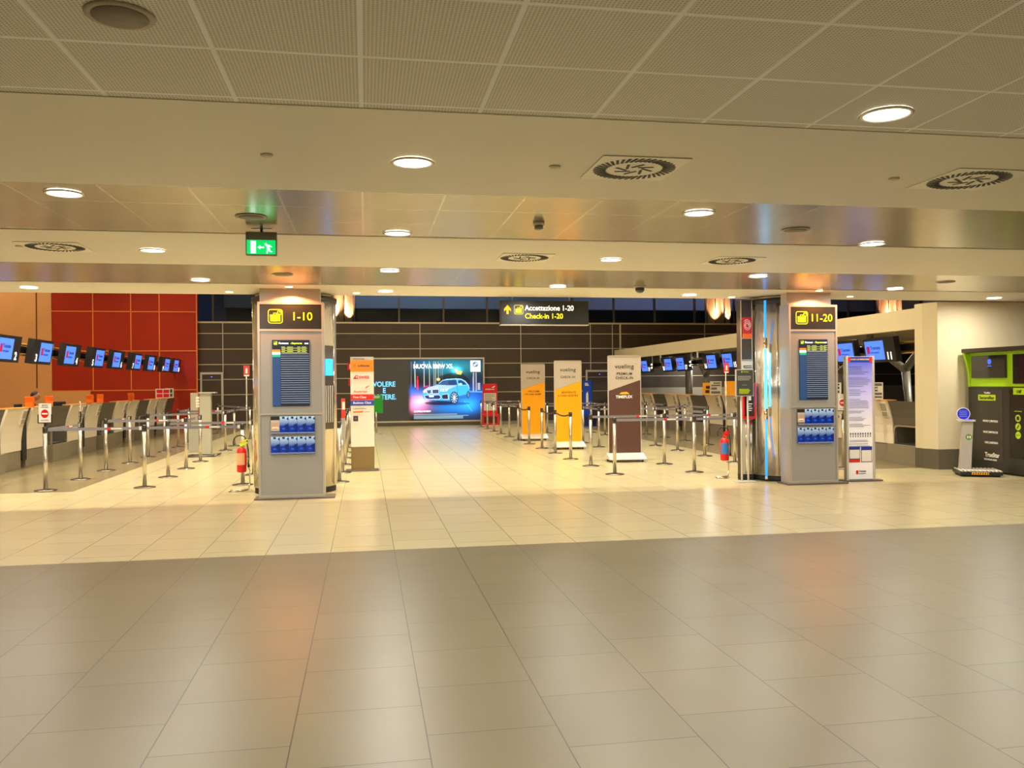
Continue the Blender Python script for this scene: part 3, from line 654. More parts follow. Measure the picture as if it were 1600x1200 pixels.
placard(10.02, 23.3, 1.225, .36, .40, -PI/2+.7, 'cfc8b8', 'white placard with grey rows on the right desks, behind the double post sign', ('6a655c', [(-.4, .4, .1, .28), (-.4, .1, .4, .55), (-.4, .4, .65, .75), (-.2, .4, .82, .92)]))
placard(10.02, 22.3, 1.225, .36, .40, -PI/2+.7, 'f6a416', 'plain orange placard on the right desks, left of the double post sign')
placard(10.0, 15.4, 1.225, .24, .34, -PI/2+.8, 'd8d0c0', 'grey placard with rows of dots standing on desk 11 beside the cream wall', ('5a554c', [(-.42, .42, .1, .2), (-.42, .42, .28, .4), (-.4, .1, .48, .58), (-.4, .1, .66, .74), (-.42, .42, .8, .95)]))
placard(10.0, 16.9, 1.225, .24, .34, -PI/2+.8, 'd0c8b8', 'white placard with black squares partly behind the blue notice totem', ('2c2824', [(-.1, .35, .1, .25), (-.1, .35, .35, .5), (-.1, .35, .6, .75), (-.1, .35, .82, .94)]))
# wall strips behind: small red alarm signs on the back wall
for i, (x, z) in enumerate(((-.55, 2.33), (-.52, 1.72), (18.25, 1.98))):
    t = thing('alarm_sign', ('small red sign on the back wall, upper one right of the left column', 'small red sign on the back wall, lower one right of the left column', 'small red fire sign on the dark wall between desk 11 and the canopy')[i], 'sign', (x, YB-.012, z))
    obj('plate', box(-.13, .13, -.01, 0, -.14, .14), RED, t); obj('symbol', box(-.05, .05, -.014, -.01, -.09, .09), mat('print_white', 'f0ece2', .5), t)

# steel tree columns behind the right desks
def tree(x, y, label, mir=1, tall=False):
    t = thing('tree_column', label, 'steel column', (x, y, 0), group='branching steel columns behind the right desks')
    m = mat('tree_steel', '8d8878', .4, .4)
    bm = rod(new(), (0, .25*mir, 0), (0, 0, 1.9), .05, 16, .10); obj('trunk', bm, m, t)
    bm = rod(new(), (0, 0, 1.85), (0, 1.15*mir, 2.80), .10, 16, .055); obj('branch', bm, m, t)
    bm = rod(new(), (0, 0, 1.85), (0, -.95*mir, 2.3), .10, 16, .065); rod(bm, (0, -.95*mir, 2.3), (0, -1.5*mir, 2.80), .07, 16, .06); obj('branch', bm, m, t)
    bm = new(); bmesh.ops.create_uvsphere(bm, u_segments=16, v_segments=10, radius=.118, matrix=Matrix.Translation((0, 0, 1.87))); 
    for f in bm.faces: f.smooth = True
    obj('junction', bm, m, t)
tree(12.5, 18.1, 'branching grey steel column behind desk 11, next to the cream wall', -1); tree(12.5, 20.9, 'branching grey steel column between the right pillar and the blue notice totem'); tree(12.6, 30.2, 'branching grey steel column behind the far right desks, above the white panels')
tag(obj('round_post', lathe(new(), [(.14, 0), (.14, 2.74)], 20), mat('tree_steel', '8d8878', .4, .4), loc=(12.6, 31.9, 0)), 'straight pale round post behind the far right desks', 'column')

# ================================================================== QUEUE POSTS
def make_post():
    t = thing('queue_post', '', 'queue barrier post')
    obj('base', lathe(new(), [(.165, 0), (.165, .008), (.12, .018), (.035, .03)], 32), mat('base_steel', '6e675a', .3, .9), t)
    obj('pole', lathe(new(), [(.032, .02), (.032, .90)], 20), STEEL, t)
    obj('head', lathe(new(), [(.034, .90), (.037, .905), (.037, .985), (.03, 1.0)], 20), mat('head_dark', '4a4640', .3, .7), t)
    return t
p0 = make_post(); pfirst = True
belt_m = [mat('belt_grey', '7c787c', .7), mat('belt_red', 'd01428', .6), mat('belt_white', 'd8d4cc', .6)]
posts = {}
ROW = {-4.92: 'row beside the left check-in desks', -3.47: 'second row from the left desks', -1.99: 'row left of the 1-10 pillar', -.44: 'row right of the 1-10 pillar',
       4.28: 'row lining the aisle by the banners', 5.76: 'second row right of the banners', 7.24: 'third row right of the banners', 8.62: 'row nearest the right desks'}
G = {-4.92: range(0, 8), -3.47: (0, 1, 2, 3, 5, 6, 8), -1.99: (0, 1), -.44: range(0, 10), 4.28: range(0, 12), 5.76: (0, 1, 4, 5, 8, 11), 7.24: (1, 2, 3, 4, 7, 8), 8.62: (0, 4, 5, 6, 7)}
Yk = lambda k: 14.35+1.565*k
GX = sorted(G)
G = {x: list(v) for x, v in G.items()}; G[-4.92].append(10)
for X in GX:
    for j, k in enumerate(G[X]):
        p = p0 if pfirst else dup(p0, (0, 0, 0)); pfirst = False
        p.location = (X+random.uniform(-.02, .02), Yk(k)+random.uniform(-.03, .03), 0)
        p['label'] = 'steel queue post, %s from the camera, %s' % (ORD[j], ROW[X]); p['group'] = 'queue posts, '+ROW[X]
        posts[(X, k)] = p
def belt(a, b, red=True, rope=False):
    A, B = posts[a], posts[b]; d = Vector(B.location)-Vector(A.location); L = d.length; ang = math.atan2(d.y, d.x)
    bm = new(); M = Matrix.Rotation(ang, 4, 'Z')
    if rope:
        n = 14
        for i in range(n):
            u0, u1 = i/n, (i+1)/n; f = lambda u: .945-.16*4*u*(1-u)*.35
            x0, x1 = .036+u0*(L-.072), .036+u1*(L-.072)
            rod(bm, M @ Vector((x0, 0, f(u0))), M @ Vector((x1, 0, f(u1))), .017, 8)
        return obj('rope', bm, mat('rope_brown', '3c2414', .7), A)
    z0, z1 = .925, .972
    bx(bm, .036, L-.036, -.0015, .0015, z0, z1, 0, M)
    if red:
        k0 = L*(.62 if random.random() < .5 else .35)
        bx(bm, k0, k0+.05, -.0025, .0025, z0+.002, z1-.002, 1, M); bx(bm, k0+.06, k0+.22, -.0025, .0025, z0+.012, z1-.012, 2, M)
    bx(bm, L-.075, L-.036, -.006, .006, z0-.006, z1+.006, 2, M)
    return obj('belt', bm, belt_m, A)
BL = [((-4.92, 0), (-4.92, 1)), ((-4.92, 2), (-4.92, 3)), ((-4.92, 4), (-4.92, 5)), ((-4.92, 6), (-4.92, 7)), ((-4.92, 0), (-3.47, 0)), ((-3.47, 0), (-1.99, 0)),
      ((-4.92, 2), (-3.47, 2)), ((-3.47, 1), (-1.99, 1)), ((-4.92, 4), (-3.47, 5)), ((-4.92, 6), (-3.47, 6)), ((-3.47, 2), (-3.47, 3)), ((-3.47, 5), (-3.47, 6)), ((-3.47, 6), (-3.47, 8)), ((-4.92, 10), (-3.47, 8)),
      ((4.28, 0), (5.76, 0)), ((4.28, 1), (5.76, 1)), ((5.76, 1), (7.24, 1)), ((7.24, 2), (7.24, 3)), ((7.24, 2), (8.62, 4)), ((7.24, 3), (7.24, 4)), ((8.62, 4), (8.62, 5)), ((8.62, 6), (8.62, 7)), ((5.76, 4), (7.24, 4)), ((7.24, 4), (8.62, 5)),
      ((5.76, 4), (5.76, 5)), ((5.76, 5), (7.24, 7)), ((7.24, 7), (8.62, 7)), ((5.76, 8), (7.24, 8)), ((7.24, 7), (7.24, 8)), ((5.76, 8), (5.76, 11)), ((4.28, 8), (5.76, 8)), ((4.28, 11), (5.76, 11)), ((5.76, 0), (8.62, 0)), ((7.24, 1), (8.62, 0))]
for k in range(0, 9): BL.append(((-.44, k), (-.44, k+1)))
for k in range(6, 11): BL.append(((4.28, k), (4.28, k+1)))
for a, b in BL: belt(a, b)
for a, b in (((4.28, 2), (4.28, 3)), ((4.28, 3), (4.28, 4)), ((4.28, 5), (4.28, 6))): belt(a, b, rope=True)
# signs on top of posts
def no_entry(p, rz, lab, edge=False):
    x, y = p.location[:2]
    t = thing('no_entry_sign', lab, 'sign', (x, y, 1.0), rz)
    bm = new(); bx(bm, -.012, .012, -.012, .012, 0, .05); bx(bm, -.115, .115, -.012, .012, .05, .062); bx(bm, -.118, -.11, -.012, .012, .05, .19); bx(bm, .11, .118, -.012, .012, .05, .19); obj('holder', bm, BLACK, t)
    obj('card', box(-.105, .105, -.004, .004, .063, .36), mat('card_white', 'ebe4da', .5), t)
    bm = new(); bmesh.ops.create_circle(bm, cap_ends=True, segments=32, radius=.066, matrix=Matrix.Translation((0, -.0055, .2)) @ Matrix.Rotation(PI/2, 4, 'X')); obj('red_disc', bm, RED, t)
    obj('white_bar', box(-.048, .048, -.007, -.006, .188, .212), mat('card_white', 'ebe4da', .5), t)
    m = mat('print_black', '2a2624', .6); text(t, 'VIETATO', 0, .322, .018, -.005, m); text(t, "L'ACCESSO", 0, .293, .018, -.005, m); text(t, 'NO ENTRY', 0, .09, .018, -.005, m)
no_entry(posts[(-4.92, 0)], -.3, 'white card with red no-entry disc on the front left queue post')
no_entry(posts[(8.62, 0)], -.45, 'white card with red no-entry disc right of the 11-20 pillar')
no_entry(posts[(-4.92, 1)], -1.2, 'white sign card seen nearly edge-on, on the second left queue post')
x, y = posts[(-.44, 0)].location[:2]
t = thing('red_strip_sign', 'narrow red and grey upright sign on the queue post right of the 1-10 pillar', 'sign', (x+.03, y+1.5, 1.0))
obj('strip', box(-.03, .04, -.01, .01, .0, .36), mat('strip_red', 'e83a20', .4), t); obj('lower_strip', box(-.03, .04, -.052, -.04, -.36, .0), SILVER, t); obj('symbol', box(-.015, .035, -.013, -.01, .16, .3), mat('print_white', 'f0ece2', .5), t)
# ================================================================== TOTEMS AND BANNERS
# airline totem
t = thing('airline_totem', 'tall white totem with orange, red and blue airline bands by the aisle', 'totem', (-.06, 16.15, 0))
obj('base_plate', box(-.32, .30, -.12, .22, 0, .02), DSTEEL, t)
obj('foot_panel', box(-.215, .215, 0, .1, .02, .45), mat('totem_brown', '8a7248', .35, .3), t)
obj('body', box(-.215, .215, 0, .1, .45, 2.13), mat('totem_white', 'e2dccd', .35), t, .003)
def band(z0, z1, c, n='colour_band'): return obj(n, box(-.215, .215, -.003, -.0005, z0, z1), mat('band_'+c, c, .4), t)
band(2.075, 2.127, 'b8b2a4'); band(1.855, 2.07, 'ff8a00'); band(1.325, 1.43, 'e0181c'); band(1.22, 1.32, '2848b4')
K = mat('print_black', '2a2624', .6); RP = mat('print_red', 'c8142c', .5); WP = mat('print_white', 'f0ece2', .5)
text(t, 'Lufthansa Group', -.17, 2.088, .022, -.005, K, 'LEFT', .01); text(t, 'Lufthansa', -.08, 1.95, .04, -.005, mat('print_navy', '2a2050', .5), 'LEFT', .03)
bm = new()
for i in range(20):
    a, b = 2*PI*i/20, 2*PI*(i+1)/20; bm.faces.new([bm.verts.new((-.14+r*math.cos(q), -.005, 1.968+r*math.sin(q))) for r, q in ((.026, a), (.026, b), (.023, b), (.023, a))])
prism(bm, [(-.158, 1.955), (-.13, 1.972), (-.118, 1.985), (-.135, 1.98), (-.15, 1.968)], -.0055, -.004); obj('crane_logo', bm, mat('print_navy', '2a2050', .5), t)
text(t, 'SWISS', -.06, 1.725, .05, -.005, RP, 'LEFT', .05)
prism(bm := new(), [(-.17, 1.72), (-.12, 1.79), (-.075, 1.79), (-.075, 1.72)], -.0055, -.004); obj('tail_logo', bm, RP, t)
bm = new(); bx(bm, -.107, -.095, -.0065, -.006, 1.735, 1.78); bx(bm, -.122, -.08, -.0065, -.006, 1.752, 1.763); obj('cross_logo', bm, WP, t)
text(t, 'Austrian', -.16, 1.46, .052, -.005, RP, 'LEFT', .0)
prism(bm := new(), [(.05, 1.55), (.09, 1.58), (.15, 1.6), (.1, 1.565), (.07, 1.545)], -.0055, -.004); obj('arrow_logo', bm, RP, t)
text(t, 'First Class', -.17, 1.36, .04, -.005, WP, 'LEFT', .03); text(t, 'Business Class', -.17, 1.255, .04, -.005, WP, 'LEFT', .03)
text(t, 'Cooperation Partner', -.17, 1.155, .02, -.005, K, 'LEFT', .01)
prism(bm := new(), [(-.17, 1.09), (-.17, 1.115), (.02, 1.12), (0, 1.09)], -.0055, -.004); obj('partner_logo', bm, ORANGE, t); print_lines(bm := new(), .05, .16, 1.11, 1.095, -.004, 1, .006); obj('partner_name', bm, K, t)
bm = new(); bx(bm, -.17, -.08, -.006, -.004, .93, 1.03); obj('member_badge', bm, mat('badge_dark', '3c3a34', .4), t)
bm = new(); [prism(bm, [(-.125+.03*math.cos(a), .98+.03*math.sin(a)), (-.125+.012*math.cos(a+.5), .98+.012*math.sin(a+.5)), (-.125+.008*math.cos(a+2), .98+.008*math.sin(a+2))], -.0075, -.0065) for a in np.arange(5)*2*PI/5]; obj('badge_star', bm, WP, t)
# three airline banners on castor feet
def banner(loc, rz, lower, label, l1, l2, l3=None, premium=False):
    t = thing('airline_banner', label, 'banner', loc, rz, 'tall banners along the aisle')
    W, z0, z1 = .33, .17, 2.15
    top = mat('banner_grey', 'bdb0a0', .4, noise=.03); low = mat('banner_'+lower, lower, .35, noise=.05)
    bm = new(); y0, y1 = -.014, .014
    prism(bm, [(-W, 1.44), (W, 1.66), (W, z1), (-W, z1)], y0, y1); obj('upper_field', bm, top, t)
    bm = new(); prism(bm, [(-W, z0), (W, z0), (W, 1.655), (-W, 1.435)], y0, y1); obj('lower_field', bm, low, t)
    bm = new(); bx(bm, -W-.015, -W, -.02, .02, z0, z1); bx(bm, W, W+.015, -.02, .02, z0, z1); bx(bm, -W, W, -.02, .02, z1, z1+.012); obj('frame', bm, LSILVER, t)
    bm = new(); prism(bm, [(-.30, .05), (.30, .05), (.30, .07), (.03, .17), (-.03, .17), (-.30, .07)], -W-.05, W+.05, 'x'); obj('foot', bm, mat('foot_white', 'd6d0c4', .3, .3), t, .004)
    bm = new()
    for sx in (-1, 1):
        for sy in (-1, 1):
            x, y = sx*(W-.02), sy*.22; rod(bm, (x-.012, y, .025), (x+.012, y, .025), .025, 14)
            bx(bm, x-.014, x+.014, y-.01, y+.01, .025, .05)
    obj('castors', bm, BLACK, t)
    text(t, 'vueling', 0, 1.90, .085, -.016, K, 'CENTER', .01, sx=1.12, spacing=1.05)
    bm = new(); bx(bm, .235, .25, -.018, -.015, 1.985, 2.0); obj('logo_dot', bm, mat('dot_red', 'e06010', .4), t)
    if premium:
        text(t, 'PREMIUM', 0, 1.765, .052, -.016, K, 'CENTER', .01, spacing=1.1); text(t, 'CHECK-IN', 0, 1.68, .052, -.016, K, 'CENTER', .01, spacing=1.1)
        text(t, 'TIMEFLEX', -.01, 1.29, .056, -.016, WP, 'CENTER', .04)
        prism(bm := new(), [(-.11, 1.37), (.11, 1.37), (.05, 1.42), (-.07, 1.41)], -.018, -.015); obj('logo_shape', bm, mat('band_ffb000', 'ffb000', .4), t)
    else:
        text(t, 'CHECK-IN', 0, 1.735, .05, -.016, K, 'CENTER', .01, spacing=1.15)
        m = mat('print_brown', '5c2c08', .5); text(t, l1, .02, 1.36, .045, -.016, m, 'CENTER', .015, spacing=1.1); text(t, l2, 0, 1.28, .045, -.016, m, 'CENTER', .015, spacing=1.05)
banner((4.70, 23.75, 0), 0, 'ffaa00', 'grey and yellow banner reading Welcome to our home', 'WELCOME', 'TO OUR HOME')
banner((4.90, 20.35, 0), 0, 'ffa900', 'grey and yellow banner reading Benvenuti a casa nostra', 'BENVENUTI', 'A CASA NOSTRA')
banner((5.22, 16.75, 0), -.06, '57382e', 'grey and brown banner reading Premium check-in', '', '', premium=True)
# notice totem beside the right pillar
t = thing('notice_totem', 'tall narrow totem with blue to white notice print and side posts', 'totem', (7.79, 12.45, 0))
obj('base_plate', box(-.33, .33, -.1, .16, 0, .02), DSTEEL, t)
bm = new(); bx(bm, -.25, -.213, -.02, .06, .02, 2.0); bx(bm, .213, .25, -.02, .06, .02, 2.0); obj('side_post', bm, LSILVER, t, .003)
A = np.zeros((60, 6, 3)); a_, b_, c_ = (np.array(lin(c)) for c in ('2a3cb4', 'b8b4e4', 'e8e4e0'))
for i in range(60):
    u = i/59; A[i] = a_*(1-min(1, u/.3))+b_*min(1, u/.3) if u < .3 else b_*(1-min(1, (u-.3)/.3))+c_*min(1, (u-.3)/.3)
obj('backing', box(-.213, .213, .0, .04, .03, 1.99), WHITE, t); paint_mesh('notice_print', A, -.213, .213, .03, 1.985, -.002, 0, t)
bm = new(); bx(bm, -.213, .213, -.006, -.003, 1.90, 1.985); obj('header_band', bm, mat('header_navy', '1c2c8c', .4), t)
bm = new(); bx(bm, -.213, -.165, -.008, -.006, 1.90, 1.985); bx(bm, .165, .213, -.008, -.006, 1.90, 1.985); obj('header_square', bm, RED, t)
text(t, 'AVVISO AI PASSEGGERI', 0, 1.932, .022, -.009, mat('print_yellow', 'f0c840', .5), 'CENTER', .01)
bm = new()
for z1, z0, n in ((1.84, 1.7, 5), (1.66, 1.5, 6), (1.47, 1.36, 4), (1.32, 1.16, 6), (1.13, 1.08, 2), (1.03, .96, 3), (.92, .86, 3)): print_lines(bm, -.19, .19, z1, z0, -.005, n, .0055, ragged=.5)
for z1, z0, n in ((.66, .62, 2), (.6, .585, 1), (.565, .54, 2)): print_lines(bm, -.19, .19, z1, z0, -.005, n, .0055, ragged=.2)
for i in range(9):
    x = -.18+i*.043; bx(bm, x, x+.022, -.006, -.004, .74, .77); bx(bm, x+.004, x+.018, -.006, -.004, .70, .73)
obj('small_print', bm, mat('print_grey', '5c5a70', .6), t)
bm = new(); bx(bm, -.2, -.01, -.006, -.003, .30, .55); bx(bm, .01, .2, -.006, -.003, .30, .55); obj('notice_frame', bm, mat('notice_dark', '3c3840', .5), t)
bm = new(); bx(bm, -.19, -.02, -.008, -.006, .36, .5); bx(bm, .02, .19, -.008, -.006, .31, .49); obj('notice_paper', bm, mat('paper', 'd8d0c0', .6), t)
bm = new(); bx(bm, -.2, -.01, -.009, -.006, .305, .345); bx(bm, -.08, -.04, -.007, -.004, .11, .17); obj('red_mark', bm, RED, t)
bm = new(); bx(bm, -.2, -.01, -.009, -.006, .52, .55); bx(bm, .01, .2, -.009, -.006, .5, .55); obj('blue_mark', bm, mat('header_navy', '1c2c8c', .4), t)
text(t, 'Toscana', -.03, .145, .026, -.005, K, 'LEFT', .02); text(t, 'Aeroporti', -.03, .11, .02, -.005, K, 'LEFT', 0)
# double post board
t = thing('post_board', 'dark grey notice board on two thin posts left of the right pillar', 'sign', (5.96, 12.74, 0))
bm = new(); rod(bm, (-.055, 0, .02), (-.055, 0, 1.4), .016, 14); rod(bm, (.055, 0, .02), (.055, 0, 1.4), .016, 14); obj('post', bm, LSILVER, t)
obj('base_plate', box(-.16, .16, -.1, .1, 0, .02), LSILVER, t, .004)
obj('frame', box(-.15, .15, -.02, .02, 1.37, 1.80), LSILVER, t, .003); obj('board', box(-.138, .138, -.024, -.02, 1.382, 1.788), mat('board_grey', '4a4a44', .35), t)
tm = mat('print_limegreen', 'b8c818', .5)
text(t, 'Parking', .02, 1.75, .022, -.026, tm, 'CENTER', .03)
bm = new(); bx(bm, -.065, -.04, -.027, -.024, 1.748, 1.773); obj('logo_square', bm, tm, t); bm = new(); print_lines(bm, -.1, .1, 1.49, 1.41, -.025, 4, .014, ragged=.2); obj('olive_print', bm, tm, t)
print_lines(bm := new(), -.12, .12, 1.70, 1.62, -.025, 3, .014, ragged=.2); print_lines(bm, -.05, .06, 1.56, 1.54, -.025, 1, .006); obj('grey_print', bm, mat('print_lightgrey', 'a8a498', .5), t)
# fire extinguishers on stands
def extinguisher(loc, rz, valve, label, lab2):
    t = thing('fire_extinguisher', label, 'fire extinguisher', loc, rz)
    obj('cylinder', lathe(new(), [(.03, .28), (.068, .29), (.072, .31), (.072, .60), (.06, .645), (.03, .665)], 28), RED, t)
    bm = new(); lathe(bm, [(.022, .665), (.022, .70)], 14); prism(bm, [(-.03, .70), (.05, .70), (.09, .73), (.085, .75), (.03, .735), (-.03, .725)], -.012, .012); prism(bm, [(-.02, .74), (.04, .745), (.1, .785), (.09, .80), (.03, .77), (-.02, .76)], -.01, .01); obj('valve_handle', bm, valve, t)
    pts = [(-.02+.115*math.cos(a)*.9, -.0, .74+.11*math.sin(a)) for a in np.linspace(PI*1.12, -.2, 12)]; pts += [(.10, .0, .62), (.105, 0, .5), (.10, 0, .42)]
    bm = tube(new(), pts, .009, 8); rod(bm, (.10, 0, .42), (.105, 0, .36), .014, 10, .02); obj('hose', bm, BLACK, t)
    bm = new(); n = 10; r = .0735; a0, a1 = -PI*.9, -PI*.25
    for i in range(n):
        p, q = a0+(a1-a0)*i/n, a0+(a1-a0)*(i+1)/n; bm.faces.new([bm.verts.new((r*math.cos(u), r*math.sin(u), z)) for u, z in ((p, .40), (q, .40), (q, .58), (p, .58))])
    obj('label', bm, mat(*lab2), t)
    s = thing('extinguisher_stand', 'steel floor stand with sign pole, '+label.split('handle ')[-1].split('label ')[-1], 'stand', loc, rz)
    bm = new(); loop = [(.09, .06, .012), (-.02, -.16, .012), (-.17, -.14, .012), (-.16, .0, .012), (.09, .06, .012)]
    tube(bm, loop, .011, 8); tube(bm, [(.09, .06, .012), (.105, .085, .1), (.105, .085, .3), (.07, .085, .4), (.07, .085, 1.75)], .010, 8); bx(bm, -.02, .09, .076, .09, .5, .52); obj('stand_frame', bm, STEEL, s)
    obj('sign_plate', box(.03, .12, .066, .072, 1.76, 1.92), mat('sign_palered', 'd84040', .5), s); bm = new(); bx(bm, .04, .11, .064, .066, 1.755, 1.775); prism(bm, [(.06, 1.80), (.09, 1.80), (.09, 1.86), (.085, 1.88), (.065, 1.88), (.06, 1.86)], .064, .066); obj('sign_symbol', bm, WP, s)
extinguisher((-1.88, 13.55, 0), 0, mat('valve_lime', 'd0d81c', .4), 'red fire extinguisher with lime handle left of the left pillar', ('ext_label', 'e8a878', .5))
extinguisher((5.93, 13.45, 0), 0, RED, 'red fire extinguisher with blue label left of the right pillar', ('ext_label_blue', '2878b8', .5))
# red and blue airline kiosks at the back
def kiosk(loc, rz, c, label, word):
    t = thing('airline_kiosk', label, 'kiosk', loc, rz); m = mat('kiosk_'+c, c, .35); W = .29
    pts = [(-W, .42), (W, .42), (W, 1.5)]
    for k in range(6): a = k*PI/10; pts.append((W-.09+.09*math.cos(a), 1.53+.09*math.sin(a)))
    for k in range(6): a = PI/2+k*PI/10; pts.append((-W+.09+.09*math.cos(a), 1.53+.09*math.sin(a)))
    pts.append((-W, 1.5)); obj('back_panel', prism(new(), pts, 0, .07), m, t)
    obj('cabinet', box(-W-.02, W+.06, -.12, .12, .02, .44), m, t, .02); obj('base_plate', box(-W-.04, W+.08, -.2, .16, 0, .02), LSILVER, t)
    bm = new(); bx(bm, -W+.05, W-.03, -.125, -.12, .1, .35); obj('cabinet_recess', bm, mat('recess_'+c, '5c0808' if c[0] > '9' or c[0] in 'cde' else '0a1440', .5), t)
    pp = obj('notice', box(-W+.05, W-.05, -.004, -.0005, .58, 1.25), mat('paper', 'd8d0c0', .6), t)
    bm = new(); print_lines(bm, -W+.08, W-.08, 1.22, .95, -.0045, 7, .012); bx(bm, -.15, -.08, -.006, -.004, .74, .86); bx(bm, .04, .14, -.006, -.004, .74, .86); obj('notice_print', bm, mat('print_grey2', '6a4a44', .6), pp)
    text(t, word, 0, 1.38, .055, -.003, WP, 'CENTER', .03); prism(bm := new(), [(.06, 1.47), (.2, 1.54), (.17, 1.48), (.12, 1.46)], -.004, -.0005); obj('logo_wing', bm, WP, t)
kiosk((4.75, 32.6, 0), -.1, 'd41420', 'red airline kiosk with notice sheet beside the car billboard', 'airdolomiti')
t = thing('blue_totem', 'narrow blue totem standing in front of the right rear door', 'totem', (8.15, 30.8, 0), -.95)
obj('panel', box(-.2, .2, 0, .08, .35, 1.7), mat('kiosk_blue', '1444b8', .35), t, .01); obj('cabinet', box(-.3, .3, -.15, .16, .03, .36), mat('kiosk_navy', '1c2858', .4), t, .01); obj('base_plate', box(-.36, .36, -.22, .22, 0, .03), mat('kiosk_blue2', '2840b0', .4), t)
bm = new(); print_lines(bm, -.1, .12, 1.62, 1.5, -.003, 3, .022); prism(bm, [(-.04, .75), (.06, .75), (.06, 1.2), (.02, 1.3), (-.04, 1.2)], -.004, -.001); obj('white_print', bm, WP, t)
# blue banner and stand beyond the left posts
t = thing('blue_banner', 'small blue notice board on a post between the left pillar and the rear door', 'sign', (-2.5, 21.9, 0))
obj('post', rod(new(), (0, 0, .02), (0, 0, 1.1), .02), STEEL, t); obj('base', lathe(new(), [(.17, 0), (.17, .02)], 24), STEEL, t)
obj('board_frame', box(-.155, .155, -.015, .015, 1.08, 1.72), LSILVER, t); bb = obj('board', box(-.14, .14, -.018, -.015, 1.095, 1.705), mat('board_blue', '1c48c8', .4), t)
print_lines(bm := new(), -.11, .08, 1.62, 1.42, -.019, 7, .008); obj('white_print', bm, mat('print_paleblue', '90a8f0', .5), bb)
obj('lower_board', box(-.12, .12, -.018, .01, .62, .95), mat('board_blue', '1c48c8', .4), t); print_lines(bm := new(), -.09, .09, .93, .66, -.019, 4, .03); obj('lower_print', bm, mat('print_aqua', '40a8c8', .5), t)
# green sign on a stand
t = thing('green_sign', 'green sign plate on a thin post behind the white airline totem', 'sign', (.34, 28.3, 0))
obj('base', lathe(new(), [(.2, 0), (.2, .015), (.03, .03)], 24), STEEL, t); obj('post', rod(new(), (0, 0, .02), (0, 0, .72), .03), STEEL, t)
obj('plate', box(-.22, .22, -.02, .02, .68, 1.28), mat('plate_green', '18a028', .4), t, .01); print_lines(bm := new(), -.18, .15, 1.25, 1.17, -.021, 2, .02); obj('white_print', bm, WP, t)
# slim grey service pillars on the left
t = thing('service_pillar', 'tall slim grey pillar with plate top and box at its foot, left queue', 'service pillar', (-3.62, 20.45, 0))
obj('column', box(-.12, .12, -.09, .09, .05, 1.45), mat('pillar_grey', 'b4b0a0', .4, .2), t, .006); obj('top_plate', box(-.14, .24, -.14, .14, 1.45, 1.475), LSILVER, t)
obj('foot_box', box(-.36, -.13, -.12, .12, .1, .68), mat('box_grey', '9c998a', .45), t, .006); bm = new(); tube(bm, [(-.38, -.2, .02), (.2, -.2, .02), (.3, -.1, .05), (.3, .1, .05), (.2, .18, .02), (-.38, .18, .02), (-.38, -.2, .02)], .02, 8); obj('foot_frame', bm, DSTEEL, t)
bm = new(); print_lines(bm, -.2, -.125, 1.38, 1.12, -.1, 4, .045, ragged=0); obj('card_slots', bm, WHITE, t)
t = thing('white_pillar', 'slim white panel pillar standing before the red wall, left queue', 'service pillar', (-4.85, 25.75, 0))
obj('column', box(-.12, .09, -.06, .06, .02, 1.42), mat('pillar_white', 'dcd2bc', .4), t, .006); obj('base', box(-.16, .16, -.16, .16, 0, .02), DSTEEL, t); obj('side_strip', box(.09, .16, -.06, .06, .4, 1.42), mat('strip_rust', 'a85c34', .5), t)

# ================================================================== BILLBOARD
U0, U1, V0, V1 = -190., 1440., 95., 925.
w_, h = 408, 208
UU, VV = np.meshgrid(np.linspace(U0, U1, w_), np.linspace(V0, V1, h))
IMG = np.zeros((h, w_, 3)); IMG[:] = lin('2e2a26')
def glow(x, y, sx_, sy_, c, k=1.):
    global IMG
    g = np.exp(-((UU-x)/sx_)**2-((VV-y)/sy_)**2)*k; IMG = IMG+(g*ART)[..., None]*np.array(lin(c))
def inpoly(P):
    m = np.zeros(UU.shape, bool); n = len(P)
    for i in range(n):
        x0, y0 = P[i]; x1, y1 = P[(i+1) % n]
        if y0 == y1: continue
        c = ((y0 > VV) != (y1 > VV)) & (UU < (x1-x0)*(VV-y0)/(y1-y0)+x0); m ^= c
    return m
def poly(P, c, a=1.):
    m = inpoly(P); IMG[m] = IMG[m]*(1-a)+np.array(lin(c))*a
def ell(x, y, rx, ry, c, a=1.):
    m = ((UU-x)/rx)**2+((VV-y)/ry)**2 < 1; IMG[m] = IMG[m]*(1-a)+np.array(lin(c))*a
def line(P, c, wd=3., a=1.):
    for (x0, y0), (x1, y1) in zip(P, P[1:]):
        L2 = (x1-x0)**2+(y1-y0)**2+1e-6; tt = np.clip(((UU-x0)*(x1-x0)+(VV-y0)*(y1-y0))/L2, 0, 1)
        d = np.hypot(UU-x0-tt*(x1-x0), VV-y0-tt*(y1-y0)); m = np.clip(1.4-d/wd, 0, 1)*a
        IMG[:] = IMG*(1-m[..., None])+np.array(lin(c))*m[..., None]
ART = np.clip((UU-455)/50, 0, 1)
IMG = IMG*(1-ART[..., None]*.75)
glow(1000, 200, 320, 110, '1088a8', .8); glow(1300, 180, 200, 90, '0c4858', .6); glow(650, 170, 160, 70, '1c5c90', .5)
glow(1200, 640, 330, 170, '1060d8', .9); glow(700, 560, 260, 70, '1874e0', .7); glow(560, 690, 120, 90, 'f090c0', 1.1); glow(560, 760, 160, 60, 'c85890', .6); glow(640, 650, 90, 50, 'ffd8e8', .5)
glow(980, 760, 260, 80, '1068b0', .8); glow(1250, 720, 120, 90, '18a0f0', .7); glow(500, 520, 80, 60, '1050d0', .8)
